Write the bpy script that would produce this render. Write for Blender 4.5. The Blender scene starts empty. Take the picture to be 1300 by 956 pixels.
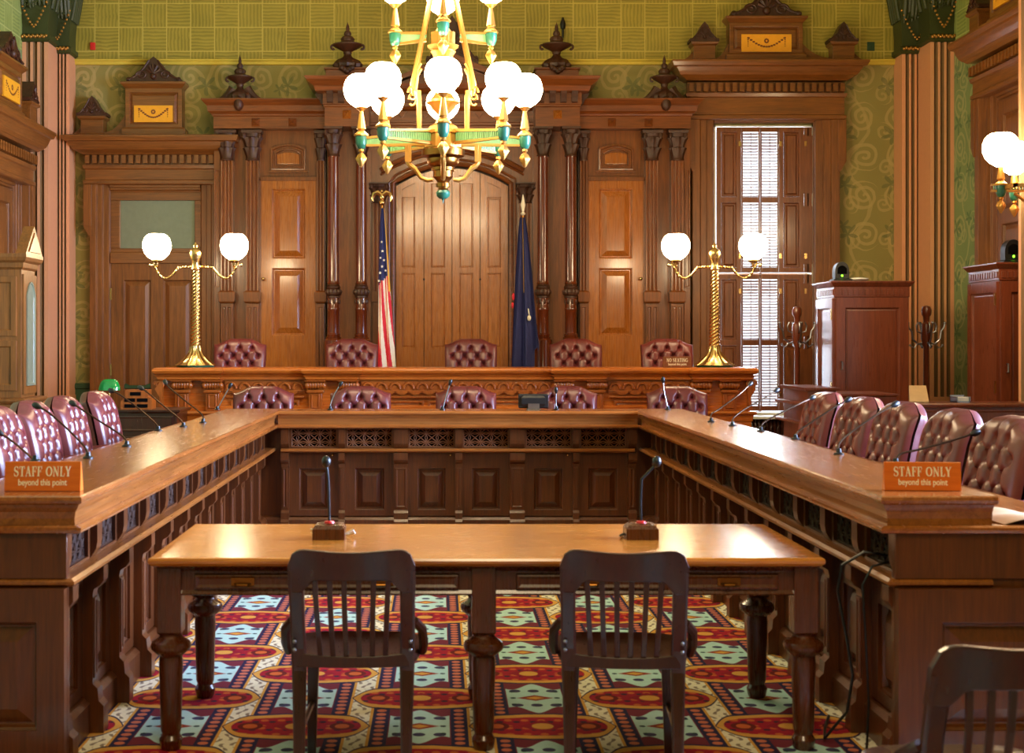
import bpy, math, random
import numpy as np
from mathutils import Matrix, Vector
random.seed(7)
SC = bpy.context.scene
COL = SC.collection
PI = math.pi
F, CX, CY, H = 1800.0, 557.0, 434.0, 1.59      # focal length in px, vanishing point, eye height
def xs(px, Y): return (px - CX) * Y / F
def zs(py, Y): return H - (py - CY) * Y / F

# ------------------------------------------------------------------ mesh builder
class MB:
    def __init__(s): s.v = []; s.f = []; s.mi = []; s.sm = []; s.M = None
    def add(s, vs, fs, smooth=False, mi=0):
        b = len(s.v)
        if s.M is not None: vs = [tuple(s.M @ Vector(p)) for p in vs]
        s.v += [tuple(p) for p in vs]
        for f in fs:
            s.f.append([b + i for i in f]); s.mi.append(mi); s.sm.append(smooth)
    def box(s, x0, x1, y0, y1, z0, z1, mi=0):
        s.add([(x0,y0,z0),(x1,y0,z0),(x1,y1,z0),(x0,y1,z0),(x0,y0,z1),(x1,y0,z1),(x1,y1,z1),(x0,y1,z1)],
              [(0,3,2,1),(4,5,6,7),(0,1,5,4),(1,2,6,5),(2,3,7,6),(3,0,4,7)], mi=mi)
    def loft(s, rings, cap=True, smooth=False, mi=0, closed=True):
        n = len(rings[0]); vs = [p for r in rings for p in r]; fs = []
        for i in range(len(rings) - 1):
            for j in range(n if closed else n - 1):
                k = (j + 1) % n
                fs.append((i*n+j, i*n+k, (i+1)*n+k, (i+1)*n+j))
        s.add(vs, fs, smooth, mi)
        if cap and closed:
            s.add(rings[0], [tuple(range(n-1, -1, -1))], False, mi)
            s.add(rings[-1], [tuple(range(n))], False, mi)
    def rl(s, x0, x1, y0, y1, prof, back=False, mi=0, sides=True):
        """rectangular block whose outline grows by p at height z: mouldings mitred round three (or four) sides"""
        R = []
        for p, z in prof:
            q = p if back else 0; e = p if sides else 0
            R.append([(x0-e,y0-p,z),(x1+e,y0-p,z),(x1+e,y1+q,z),(x0-e,y1+q,z)])
        s.loft(R, mi=mi)
    def lathe(s, cx, cy, prof, seg=20, smooth=True, mi=0, lobes=None, cap=True):
        R = []
        for k, pr in enumerate(prof):
            r, z = pr[0], pr[1]; a = pr[2] if len(pr) > 2 else 0
            R.append([(cx + r*(1+a*math.cos((lobes or 0)*t))*math.cos(t), cy + r*(1+a*math.cos((lobes or 0)*t))*math.sin(t), z)
                      for t in [2*PI*j/seg for j in range(seg)]])
        s.loft(R, cap=cap, smooth=smooth, mi=mi)
    def tube(s, pts, r, seg=8, smooth=True, mi=0, closed=False):
        P = [Vector(p) for p in pts]; R = []; n = len(P)
        rr = r if isinstance(r, (list, tuple)) else [r]*n
        up = None
        for i, p in enumerate(P):
            if closed: d = P[(i+1) % n] - P[i-1]
            else: d = P[min(i+1, n-1)] - P[max(i-1, 0)]
            d.normalize()
            if up is None:
                up = Vector((0,0,1)) if abs(d.z) < .9 else Vector((0,1,0))
            a = d.cross(up)
            if a.length < 1e-5: a = d.cross(Vector((1,0.3,0)))
            a.normalize(); b = a.cross(d).normalized(); up = b
            R.append([tuple(p + rr[i]*(a*math.cos(t) + b*math.sin(t))) for t in [2*PI*j/seg for j in range(seg)]])
        if closed: R.append(R[0]); s.loft(R, cap=False, smooth=smooth, mi=mi)
        else: s.loft(R, smooth=smooth, mi=mi)
    def prism(s, poly, axis, a, b, mi=0, smooth=False):
        """extrude a 2D polygon: axis 'y' -> poly is (x,z); 'x' -> (y,z); 'z' -> (x,y)"""
        def P(p, t): return {'y': (p[0], t, p[1]), 'x': (t, p[0], p[1]), 'z': (p[0], p[1], t)}[axis]
        area = sum(poly[i][0]*poly[(i+1) % len(poly)][1] - poly[(i+1) % len(poly)][0]*poly[i][1] for i in range(len(poly)))
        if area < 0: poly = poly[::-1]
        if axis == 'y': a, b = b, a
        s.loft([[P(p, a) for p in poly], [P(p, b) for p in poly]], mi=mi, smooth=smooth)
    def panel(s, x0, x1, z0, z1, y, steps, mi=0, arch=0.0):
        """concentric rings facing -y: steps of (inset, dy); arch raises the middle of the top edge"""
        R = []
        n = 10 if arch else 1
        steps = list(steps); steps[-1] = (steps[-1][0], min(steps[-1][1], -.002))
        for ins, dy in steps:
            a, b, c, d = x0+ins, x1-ins, z0+ins, z1-ins
            top = []
            for i in range(n+1):
                t = i/n; x = b + (a-b)*t
                top.append((x, y+dy, d + (arch*(1-(2*t-1)**2) if arch else 0)))
            R.append([(a, y+dy, c), (b, y+dy, c)] + top)
        s.loft(R, cap=False, mi=mi)
        s.add(R[-1], [tuple(range(len(R[-1])))], mi=mi)
    def framed(s, x0, x1, z0, z1, y, cells, depth=.028, field=(.05,.02), mi=0, groove=.012):
        """joinery facing -y: flat frame at y with real recesses; each cell holds a bevelled raised field"""
        X = sorted({x0, x1} | {c[0] for c in cells} | {c[1] for c in cells}); Z = sorted({z0, z1} | {c[2] for c in cells} | {c[3] for c in cells})
        for a, b in zip(X, X[1:]):
            for c, d in zip(Z, Z[1:]):
                m, n = (a+b)/2, (c+d)/2
                if any(q[0] < m < q[1] and q[2] < n < q[3] for q in cells): continue
                s.add([(a,y,c),(b,y,c),(b,y,d),(a,y,d)], [(0,1,2,3)], mi=mi)
        for a, b, c, d in cells:
            f, r = field; f = min(f, (b-a)*.28, (d-c)*.28)
            R = []
            for ins, dy in ((0,0),(.0,depth*.35),(groove*.5,depth*.45),(groove,depth),(groove+.008,depth),(groove+f,depth-r),(groove+f+.002,depth-r)):
                R.append([(a+ins,y+dy,c+ins),(b-ins,y+dy,c+ins),(b-ins,y+dy,d-ins),(a+ins,y+dy,d-ins)])
            s.loft(R, cap=False, mi=mi); s.add(R[-1], [(0,1,2,3)], mi=mi)
        s.add([(x0,y,z0),(x1,y,z0),(x1,y,z1),(x0,y,z1),(x0,y+depth+.004,z0),(x1,y+depth+.004,z0),(x1,y+depth+.004,z1),(x0,y+depth+.004,z1)],
              [(0,4,5,1),(1,5,6,2),(2,6,7,3),(3,7,4,0)], mi=mi)
    def ball(s, c, r, seg=14, rings=9, mi=0, sx=1, sy=1, sz=1):
        R = []
        for i in range(rings+1):
            p = -PI/2 + PI*i/rings; q = max(math.cos(p), 1e-3)
            R.append([(c[0]+sx*r*q*math.cos(t), c[1]+sy*r*q*math.sin(t), c[2]+sz*r*math.sin(p)) for t in [2*PI*j/seg for j in range(seg)]])
        s.loft(R, smooth=True, mi=mi)
    def build(s, name, mat, parent=None, bevel=0, seg=2):
        me = bpy.data.meshes.new(name)
        me.from_pydata(s.v, [], s.f)
        for m in (mat if isinstance(mat, (list, tuple)) else [mat]): me.materials.append(m)
        me.polygons.foreach_set('material_index', s.mi)
        me.polygons.foreach_set('use_smooth', s.sm)
        me.validate(); me.update()
        if any(s.sm): me.set_sharp_from_angle(angle=.65)
        o = bpy.data.objects.new(name, me); COL.objects.link(o)
        if parent is not None: o.parent = parent
        if bevel:
            b = o.modifiers.new('bevel', 'BEVEL'); b.width = bevel; b.segments = seg; b.limit_method = 'ANGLE'; b.angle_limit = 0.7
            b.harden_normals = False
        return o

def tag(o, label=None, cat=None, group=None, kind=None):
    if label: o['label'] = label
    if cat: o['category'] = cat
    if group: o['group'] = group
    if kind: o['kind'] = kind
    return o
def empty(name, loc=(0,0,0), rz=0, label=None, cat=None, group=None, kind=None, parent=None):
    o = bpy.data.objects.new(name, None); COL.objects.link(o); o.empty_display_size = .1
    o.location = loc; o.rotation_euler = (0, 0, rz)
    if parent is not None: o.parent = parent
    return tag(o, label, cat, group, kind)
def kids(o): return [c for c in COL.objects if c.parent == o]
def dup(o, loc=None, rz=None, label=None, parent=None):
    c = o.copy(); COL.objects.link(c)
    if parent is not None: c.parent = parent
    if loc is not None: c.location = loc
    if rz is not None: c.rotation_euler = (0, 0, rz)
    if label: c['label'] = label
    for ch in kids(o): dup(ch, parent=c)
    return c

# ------------------------------------------------------------------ materials
def lin(c):
    f = lambda u: u/12.92 if u <= .04045 else ((u+.055)/1.055)**2.4
    return tuple(f(x/255) for x in c) + (1.0,)
class N:
    """socket wrapper with arithmetic, so patterns can be written as formulas"""
    nt = None
    def __init__(s, k): s.k = k
    @staticmethod
    def op(o, *a):
        n = N.nt.nodes.new('ShaderNodeMath'); n.operation = o
        for i, x in enumerate(a):
            if isinstance(x, N): N.nt.links.new(x.k, n.inputs[i])
            else: n.inputs[i].default_value = float(x)
        return N(n.outputs[0])
    def __add__(s, o): return N.op('ADD', s, o)
    __radd__ = __add__
    def __sub__(s, o): return N.op('SUBTRACT', s, o)
    def __rsub__(s, o): return N.op('SUBTRACT', o, s)
    def __mul__(s, o): return N.op('MULTIPLY', s, o)
    __rmul__ = __mul__
    def __truediv__(s, o): return N.op('DIVIDE', s, o)
    def __lt__(s, o): return N.op('LESS_THAN', s, o)
    def __gt__(s, o): return N.op('GREATER_THAN', s, o)
    def __abs__(s): return N.op('ABSOLUTE', s)
    def __and__(s, o): return N.op('MULTIPLY', s, o)
    def __or__(s, o): return N.op('MAXIMUM', s, o)
    def inv(s): return N.op('SUBTRACT', 1.0, s)
def sin(a): return N.op('SINE', a)
def cos(a): return N.op('COSINE', a)
def sqrt(a): return N.op('SQRT', a)
def fract(a): return N.op('FRACT', a)
def floor_(a): return N.op('FLOOR', a)
def atan2(a, b): return N.op('ARCTAN2', a, b)
def wrap(a, p): return (fract(a/p + .5) - .5) * p        # signed distance to the nearest multiple of p
def hyp(a, b): return sqrt(a*a + b*b)
def mixc(fac, a, b):
    n = N.nt.nodes.new('ShaderNodeMix'); n.data_type = 'RGBA'
    for sock, v in ((n.inputs[0], fac), (n.inputs[6], a), (n.inputs[7], b)):
        if isinstance(v, N): N.nt.links.new(v.k, sock)
        elif isinstance(v, (int, float)): sock.default_value = v
        else: sock.default_value = v
    return N(n.outputs[2])
def noise(scale, vec, detail=3, dist=0.0, out=0, rough=.5):
    n = N.nt.nodes.new('ShaderNodeTexNoise'); n.inputs['Scale'].default_value = scale
    n.inputs['Detail'].default_value = detail; n.inputs['Distortion'].default_value = dist; n.inputs['Roughness'].default_value = rough
    N.nt.links.new(vec, n.inputs['Vector']); return N(n.outputs[out])
def mapping(vec, scale):
    n = N.nt.nodes.new('ShaderNodeMapping'); n.inputs['Scale'].default_value = scale
    N.nt.links.new(vec, n.inputs['Vector']); return n.outputs[0]
def new_mat(name):
    m = bpy.data.materials.new(name); m.use_nodes = True; N.nt = m.node_tree
    b = m.node_tree.nodes['Principled BSDF']
    tc = m.node_tree.nodes.new('ShaderNodeTexCoord')
    return m, b, tc
def xyz(tc, out='Object'):
    n = N.nt.nodes.new('ShaderNodeSeparateXYZ'); N.nt.links.new(tc.outputs[out], n.inputs[0])
    return N(n.outputs[0]), N(n.outputs[1]), N(n.outputs[2])
def bump(b, hgt, strength=.2, dist=.01):
    n = N.nt.nodes.new('ShaderNodeBump'); n.inputs['Strength'].default_value = strength; n.inputs['Distance'].default_value = dist
    N.nt.links.new(hgt.k, n.inputs['Height']); N.nt.links.new(n.outputs[0], b.inputs['Normal'])
def plain(name, c, rough=.5, metal=0.0, spec=.5, emit=None, es=0, var=.12, scale=18):
    m, b, tc = new_mat(name)
    v = noise(scale, tc.outputs['Object'])
    cc = lin(c); d = tuple(x*(1-var) for x in cc[:3]) + (1,)
    N.nt.links.new(mixc(v, d, tuple(min(1, x*(1+var)) for x in cc[:3]) + (1,)).k, b.inputs['Base Color'])
    b.inputs['Roughness'].default_value = rough; b.inputs['Metallic'].default_value = metal
    b.inputs['Specular IOR Level'].default_value = spec
    if emit:
        b.inputs['Emission Color'].default_value = lin(emit); b.inputs['Emission Strength'].default_value = es
    return m
def wood(name, dark, light, axis='z', rough=.32, scale=1.0, coat=.3, spec=.5, bmp=.03):
    m, b, tc = new_mat(name)
    s = {'x': (.9, 14, 14), 'y': (14, .9, 14), 'z': (14, 14, .9)}[axis]
    vec = mapping(tc.outputs['Object'], tuple(k*scale for k in s))
    g = noise(2.0, vec, 5, 1.2, rough=.6)
    big = noise(1.3, tc.outputs['Object'], 2)
    fine = noise(9.0, vec, 2, 0)
    t = g*.62 + big*.28 + fine*.22
    cr = N.nt.nodes.new('ShaderNodeValToRGB'); N.nt.links.new(t.k, cr.inputs[0])
    cr.color_ramp.elements[0].position = .36; cr.color_ramp.elements[0].color = lin(dark)
    cr.color_ramp.elements[1].position = .74; cr.color_ramp.elements[1].color = lin(light)
    N.nt.links.new(cr.outputs[0], b.inputs['Base Color'])
    r = noise(6, vec, 2)*.14 + (rough - .07)
    N.nt.links.new(r.k, b.inputs['Roughness'])
    b.inputs['Coat Weight'].default_value = coat; b.inputs['Coat Roughness'].default_value = .14
    b.inputs['Specular IOR Level'].default_value = spec
    if bmp: bump(b, g, bmp, .003)
    return m
M = {}
M['screen'] = wood('walnut_screen', (80,40,13), (142,78,29), 'z', .32)
M['screen_h'] = wood('walnut_mouldings', (80,39,13), (138,73,28), 'x', .32)
M['screen_light'] = wood('amber_panel_wood', (128,66,18), (184,108,38), 'z', .28, coat=.5)
M['carved'] = wood('dark_carved_wood', (40,19,8), (80,40,18), 'z', .48, coat=.06)
M['column'] = wood('polished_column_wood', (68,24,9), (116,50,20), 'z', .2, coat=.5)
M['case_h'] = wood('casing_mouldings', (84,46,14), (142,84,32), 'x', .36)
M['case'] = wood('casing_wood', (84,46,14), (142,84,32), 'z', .42, coat=.04)
M['bench'] = wood('honey_oak_bench', (146,66,14), (208,114,36), 'x', .28, bmp=.015)
M['bench_v'] = wood('honey_oak_carving', (122,54,12), (176,92,28), 'z', .32, bmp=.015)
M['desk_x'] = wood('oak_counter_lengthwise', (112,56,18), (170,98,40), 'x', .25, coat=.5, bmp=0)
M['desk_body'] = wood('brown_oak_body', (62,29,9), (106,54,19), 'z', .34)
M['fret_shaded'] = wood('shaded_fretwork', (44,24,14), (66,38,22), 'x', .7, coat=0, spec=.2)  # darker copy of the fretwork; shade of the side grilles put into its colour
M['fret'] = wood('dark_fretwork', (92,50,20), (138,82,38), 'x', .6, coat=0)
M['desk_mold'] = wood('brown_oak_mouldings', (104,54,18), (162,96,40), 'x', .3, bmp=.01)
M['table'] = wood('golden_oak_tabletop', (152,82,20), (220,138,50), 'x', .25, coat=.5, bmp=0)
M['table_leg'] = wood('oak_table_frame', (58,25,8), (98,47,16), 'z', .28, bmp=.01)
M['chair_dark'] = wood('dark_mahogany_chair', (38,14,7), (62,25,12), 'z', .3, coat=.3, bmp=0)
M['cabinet'] = wood('reddish_mahogany_cabinet', (82,33,18), (128,62,36), 'z', .3, coat=.4)
M['shutter'] = wood('shutter_wood', (84,42,18), (136,76,38), 'z', .4)
M['leather'] = None
M['gold'] = plain('polished_brass', (208,172,112), .26, 1.0)
M['gilt'] = plain('gilt_metal', (184,132,62), .36, .75)
M['bronze'] = plain('aged_bronze', (150,100,44), .28, 1.0)
M['greenen'] = plain('green_enamel', (34,96,74), .3, 0, .6)
M['greenpale'] = plain('pale_green_ribbing', (104,146,96), .5)
M['black'] = plain('black_plastic', (14,14,15), .4)
M['dark'] = plain('recess_shade_black', (8,6,5), .9, 0, .05)  # near-black: shade of recesses put into the colour, also black of device grilles
M['stem'] = plain('dark_bronze_stem', (74,52,34), .35, .8)
M['steel'] = plain('grey_steel', (150,150,156), .3, 1.0)
M['red'] = plain('red_plastic', (205,30,30), .4)
M['white'] = plain('white_plastic', (230,228,224), .4)
M['paper'] = plain('cream_paper', (190,152,108), .7)
M['letter'] = plain('cream_lettering', (255,244,222), .6, var=.03)
M['sign'] = wood('orange_sign_wood', (206,92,20), (236,128,42), 'x', .35)
M['signdark'] = wood('brown_sign_wood', (110,58,30), (140,80,46), 'x', .35)
M['inlay'] = plain('orange_marquetry', (236,164,36), .45)
M['inlaydark'] = plain('brown_marquetry', (120,60,18), .5)
M['yellowtrim'] = plain('yellow_painted_moulding', (206,180,66), .5)
M['frost'] = plain('grey_green_frosted_glass', (120,122,96), .12, 0, .6)
M['greenglass'] = plain('green_glass_shade', (10,120,50), .08, 0, .8, emit=(10,140,60), es=.12)
M['navy'] = plain('navy_flag_cloth', (30,34,92), .7, var=.25)
M['flagred'] = plain('red_flag_cloth', (206,24,50), .7)
M['flagwhite'] = plain('white_flag_cloth', (236,226,214), .7)
M['fringe'] = plain('gold_fringe', (222,166,44), .6)
M['green_base'] = plain('dark_green_paint', (40,70,42), .5)
M['capgreen'] = plain('green_painted_plaster', (56,62,24), .45)
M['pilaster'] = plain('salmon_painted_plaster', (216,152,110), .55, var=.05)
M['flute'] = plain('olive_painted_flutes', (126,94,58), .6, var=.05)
M['ceiling'] = plain('cream_ceiling_paint', (214,200,150), .8, var=.04)
M['frontwall'] = plain('olive_painted_wall', (120,118,70), .8)
M['jamb'] = plain('white_painted_jamb', (226,226,220), .4, var=.03)
m, b, tc = new_mat('lit_opal_glass')
b.inputs['Base Color'].default_value = (1,.95,.85,1); b.inputs['Emission Color'].default_value = (1,.77,.45,1); b.inputs['Emission Strength'].default_value = 40.0
M['globe'] = m
m, b, tc = new_mat('burgundy_leather')
v = noise(7, tc.outputs['Object'], 4); g = noise(160, tc.outputs['Object'], 2)
N.nt.links.new(mixc(v, lin((80,28,30)), lin((122,52,52))).k, b.inputs['Base Color'])
b.inputs['Roughness'].default_value = .32; b.inputs['Specular IOR Level'].default_value = .6
bump(b, g, .12, .002); M['leather'] = m
m, b, tc = new_mat('window_glass')
nt = m.node_tree; tr = nt.nodes.new('ShaderNodeBsdfTransparent'); gl = nt.nodes.new('ShaderNodeBsdfGlossy'); gl.inputs['Roughness'].default_value = .02
mx = nt.nodes.new('ShaderNodeMixShader'); mx.inputs[0].default_value = .06
nt.links.new(tr.outputs[0], mx.inputs[1]); nt.links.new(gl.outputs[0], mx.inputs[2]); nt.links.new(mx.outputs[0], nt.nodes['Material Output'].inputs[0])
M['glass'] = m

def wallpaper(name, horiz, green, tan, leaf):
    """painted scrollwork: spirals, stems and five-pointed leaves"""
    m, b, tc = new_mat(name)
    X, Y, Z = xyz(tc); A = X if horiz == 'x' else Y
    n1 = noise(1.6, tc.outputs['Object'], 3); n2 = noise(6, tc.outputs['Object'], 3)
    a = A + (n1 - .5)*.22; z = Z + (n2 - .5)*.06
    def spirals(pa, pz, oa, oz, R, turns, th):
        par = fract(floor_((a+oa)/pa + .5)*.5 + floor_((z+oz)/pz + .5)*.5)*4 - 1      # -1 or +1 by checker
        u = wrap(a+oa, pa); w = wrap(z+oz, pz)
        r = hyp(u, w); t = atan2(w, u)/(2*PI)*par
        s = abs(fract(t + r*turns/R) - .5)
        return (s < th) & (r < R)
    s1 = spirals(.43, .48, 0, 0, .18, 2.2, .22)
    s2 = spirals(.40, .44, .2, .26, .11, 1.6, .22)
    stem = abs(wrap(a - .12*sin(z*6.3), .46) - .05) < .022
    def leaf_(pa, pz, oa, oz, R):
        u = wrap(a+oa, pa); w = wrap(z+oz, pz)
        return hyp(u, w) < (R*(.55 + .45*cos(atan2(w, u)*5 + 1.57)))
    l1 = leaf_(.52, .60, .24, .1, .13)
    l2 = leaf_(.62, .55, .05, .3, .09)
    base = mixc(n1, lin(green), lin(tuple(int(c*1.18) for c in green)))
    c = mixc((s2 | stem)*.6, base, lin(tan))
    c = mixc(s1*.7, c, lin(tan))
    c = mixc((l1 | l2)*(.35 + .5*n2), c, lin(leaf))
    N.nt.links.new(c.k, b.inputs['Base Color']); b.inputs['Roughness'].default_value = .6
    return m
M['paper_back'] = wallpaper('green_scroll_wall_back', 'x', (128,118,62), (176,154,96), (90,98,52))
M['paper_side'] = wallpaper('green_scroll_wall_side', 'y', (114,132,86), (172,170,120), (58,98,64))
def basket(name, horiz, c1, c2, line):
    m, b, tc = new_mat(name)
    X, Y, Z = xyz(tc); A = (X if horiz == 'x' else Y) + .11; Z = Z + .105
    p = .29
    chk = fract((floor_(A/p) + floor_(Z/p))*.5)*2
    nz = noise(5, tc.outputs['Object'], 3, .5)
    st = sin((A + nz*.05)*150)*chk + sin((Z + nz*.05)*150)*chk.inv()
    big = noise(2.2, tc.outputs['Object'], 2)
    f = st*.22 + nz*.5 + big*.4
    grid = (abs(wrap(A, p)) < .006) | (abs(wrap(Z, p)) < .006)
    c = mixc(f, lin(c1), lin(c2)); c = mixc(grid*.7, c, lin(line))
    N.nt.links.new(c.k, b.inputs['Base Color']); b.inputs['Roughness'].default_value = .55
    return m
M['basket_back'] = basket('woven_pattern_wall_back', 'x', (124,114,30), (184,164,66), (204,182,88))
M['basket_side'] = basket('woven_pattern_wall_side', 'y', (110,130,56), (176,184,104), (196,200,128))

# carpet: red ogee medallions, pale blue medallions, navy bands and cream ground
m, b, tc = new_mat('patterned_axminster_carpet')
X, Y, Z = xyz(tc)
X = X - .43; Y = Y - 7.26
px_, py_ = .51, .93
NAVY, CREAM, BLUE, RED, GOLD, ORNG, DRED = lin((36,34,74)), lin((246,238,212)), lin((192,230,228)), lin((168,18,46)), lin((226,166,76)), lin((212,104,50)), lin((96,20,36))
parity = fract(floor_(X/px_ + .5)*.5)*2                       # 0 on even columns, 1 on odd columns
u = wrap(X, px_); v = wrap(Y + parity*(py_/2), py_)           # blue medallion of this column at u = v = 0
au = abs(u); av = abs(v)
nf = noise(26, tc.outputs['Object'], 2)
sprig = (abs(wrap(u + .02*sin(v*40), .052)) < .008) & (abs(wrap(v, .07)) < .024)
c = mixc(sprig*.8, CREAM, lin((110,84,70)))
c = mixc(au < .212, c, GOLD)
c = mixc(au < .2, c, NAVY)
dots = (hyp(au - .165, wrap(v, .062)) < .021)
c = mixc(dots, c, lin((214,120,92)))
c = mixc((au < .13), c, lin((120,40,60)))
lobe = (av - .04*cos(u*34)) < (.215 - au*.25)
inblue = (au < .125) & lobe
c = mixc(inblue, c, BLUE)
d1 = hyp(wrap(u, .084)*1.0, (av - .125)*1.0) < .026
c = mixc(inblue & d1, c, lin((60,60,100)))
d3 = hyp(au - .098, wrap(v, .11)) < .013
c = mixc(inblue & d3, c, lin((24,58,70)))
dia = (au*.9 + av*1.5) < .075
c = mixc(dia, c, lin((150,52,40)))
c = mixc((au*1.3 + av*2) < .055, c, GOLD)
def red_at(cu, cv):
    """ogee medallion centred at column offset cu, row offset cv of this cell"""
    global c
    du = abs(u - cu); dv = abs(wrap(v - cv, py_))
    prof = .185 - .19*N.op('MAXIMUM', du - .06, 0.0) - 1.5*N.op('MAXIMUM', du - .2, 0.0)*N.op('MAXIMUM', du - .2, 0.0)*9
    end = N.op('MAXIMUM', du - .19, 0.0)
    sh = hyp(end*1.0, dv*(.12/.165)) 
    outer = (du < .3) & (dv < prof) & ((sh < .125) | (du < .19))
    c = mixc((du < .33) & (dv < (prof + .018)) & ((sh < .142) | (du < .19)) , c, NAVY)
    c = mixc(outer, c, GOLD)
    inner = (dv < (prof - .045)) & ((sh < .078) | (du < .19))
    c = mixc(inner, c, RED)
    flo = hyp(wrap(u - cu, .07), wrap(v - cv + .03, .09) ) < .017
    c = mixc(inner & flo, c, ORNG)
    flo2 = hyp(wrap(u - cu + .035, .07), wrap(v - cv - .035, .09)) < .015
    c = mixc(inner & flo2, c, lin((60,30,60)))
    med = (du*1.0 + dv*1.1) < .1
    c = mixc(med, c, lin((150,18,44)))
    c = mixc(hyp(du, dv) < .045, c, GOLD)
    eye = hyp(du - .19, dv*.9)
    c = mixc(eye < .052, c, lin((110,26,26)))
    c = mixc(eye < .03, c, ORNG)
red_at(0.0, py_/2)
red_at(px_, 0.0)
red_at(-px_, 0.0)
c = mixc(nf*.25, c, lin((90,70,60)))
N.nt.links.new(c.k, b.inputs['Base Color']); b.inputs['Roughness'].default_value = .95; b.inputs['Specular IOR Level'].default_value = .1
bump(b, noise(300, tc.outputs['Object'], 2), .3, .004)
M['carpet'] = m
# ------------------------------------------------------------------ the room shell
XL, XR, YB, YF, ZC = -4.85, 6.0, 17.2, -1.6, 7.2
def struct(mb, name, mat, parent=None, bevel=0):
    o = mb.build(name, mat, parent, bevel)
    if parent is None: o['kind'] = 'structure'
    return o
s = MB(); s.box(XL-.2, XR+.2, YF-.2, YB+.2, -.1, 0); struct(s, 'floor', M['carpet'])
s = MB(); s.box(XL-.2, XR+.2, YF-.2, YB+.2, ZC, ZC+.1); struct(s, 'ceiling', M['ceiling'])
s = MB(); s.box(XL-.2, XR+.2, YF-.15, YF, 0, ZC); struct(s, 'wall_front', M['frontwall'])
ZT = 4.98                                                   # height of the yellow picture moulding
WX0, WX1, WZ0, WZ1 = 3.33, 4.50, .74, 4.21                  # opening of the back window
s = MB()
s.box(XL-.2, WX0, YB, YB+.2, 0, ZT); s.box(WX1, XR+.2, YB, YB+.2, 0, ZT)
s.box(WX0, WX1, YB, YB+.2, 0, WZ0); s.box(WX0, WX1, YB, YB+.2, WZ1, ZT)
struct(s, 'wall_back', M['paper_back'])
s = MB(); s.box(XL-.2, XR+.2, YB, YB+.2, ZT, ZC); struct(s, 'wall_back_upper', M['basket_back'])
s = MB(); s.box(XL-.15, XL, YF, YB, 0, ZT); struct(s, 'wall_left', M['paper_side'])
s = MB(); s.box(XL-.15, XL, YF, YB, ZT, ZC); struct(s, 'wall_left_upper', M['basket_side'])
RW = [(5.2, 6.9), (8.6, 10.3)]                    # window openings of the right wall
s = MB(); edge = YF
for a, b_ in RW:
    s.box(XR, XR+.15, edge, a, 0, ZT); s.box(XR, XR+.15, a, b_, 0, .9); s.box(XR, XR+.15, a, b_, 4.3, ZT); edge = b_
s.box(XR, XR+.15, edge, YB, 0, ZT); struct(s, 'wall_right', M['paper_side'])
s = MB(); s.box(XR, XR+.15, YF, YB, ZT, ZC); struct(s, 'wall_right_upper', M['basket_side'])
s = MB()
s.rl(XL, XR, YB-.03, YB, [(0,ZT-.035),(.012,ZT-.03),(.012,ZT),(.03,ZT+.015),(.03,ZT+.03),(0,ZT+.035)], sides=False)
struct(s, 'trim_1', M['yellowtrim'])
s = MB()
s.box(XL, XL+.03, YF, 16.0, ZT-.035, ZT+.035); struct(s, 'trim_2', M['yellowtrim'])
s = MB()
s.box(XR-.03, XR, YF, 16.0, ZT-.035, ZT+.035); struct(s, 'trim_3', M['yellowtrim'])
s = MB(); s.rl(XL, -2.9, YB-.03, YB, [(0,.2),(.0,1.02),(.02,1.03),(.02,1.07),(0,1.09)], sides=False); struct(s, 'baseboard_back', M['green_base'])
for k, (a, b_) in enumerate(RW):
    w = empty('window_%d' % (k+2), (XR+.08, (a+b_)/2, .9), kind='structure')
    f = MB(); hw = (b_-a)/2
    f.box(-.06,.06,-hw,-hw+.08,0,3.4); f.box(-.06,.06,hw-.08,hw,0,3.4); f.box(-.06,.06,-hw,hw,0,.1); f.box(-.06,.06,-hw,hw,3.3,3.4)
    f.box(-.05,.05,-hw,hw,1.68,1.74); f.box(-.03,.03,-.03,.03,0,3.4); f.build('window_frame', M['case'], w)
    f = MB(); f.box(-.004,.004,-hw+.05,hw-.05,.05,3.35); f.build('pane', M['glass'], w)
# platforms behind the desks and the dais under the high bench
s = MB()
s.box(XL, -2.20, 5.3, 14.1, 0, .18); s.box(XL, -2.95, 14.1, 17.19, 0, .18)
s.box(2.54, XR, 5.3, 14.1, 0, .18); s.box(3.25, XR, 14.1, 17.19, 0, .18)
s.box(-2.20, 2.54, 12.45, 14.1, 0, .11); s.box(-2.95, 3.25, 14.1, 17.19, 0, .56)
struct(s, 'floor_platform', M['carpet'])

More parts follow.
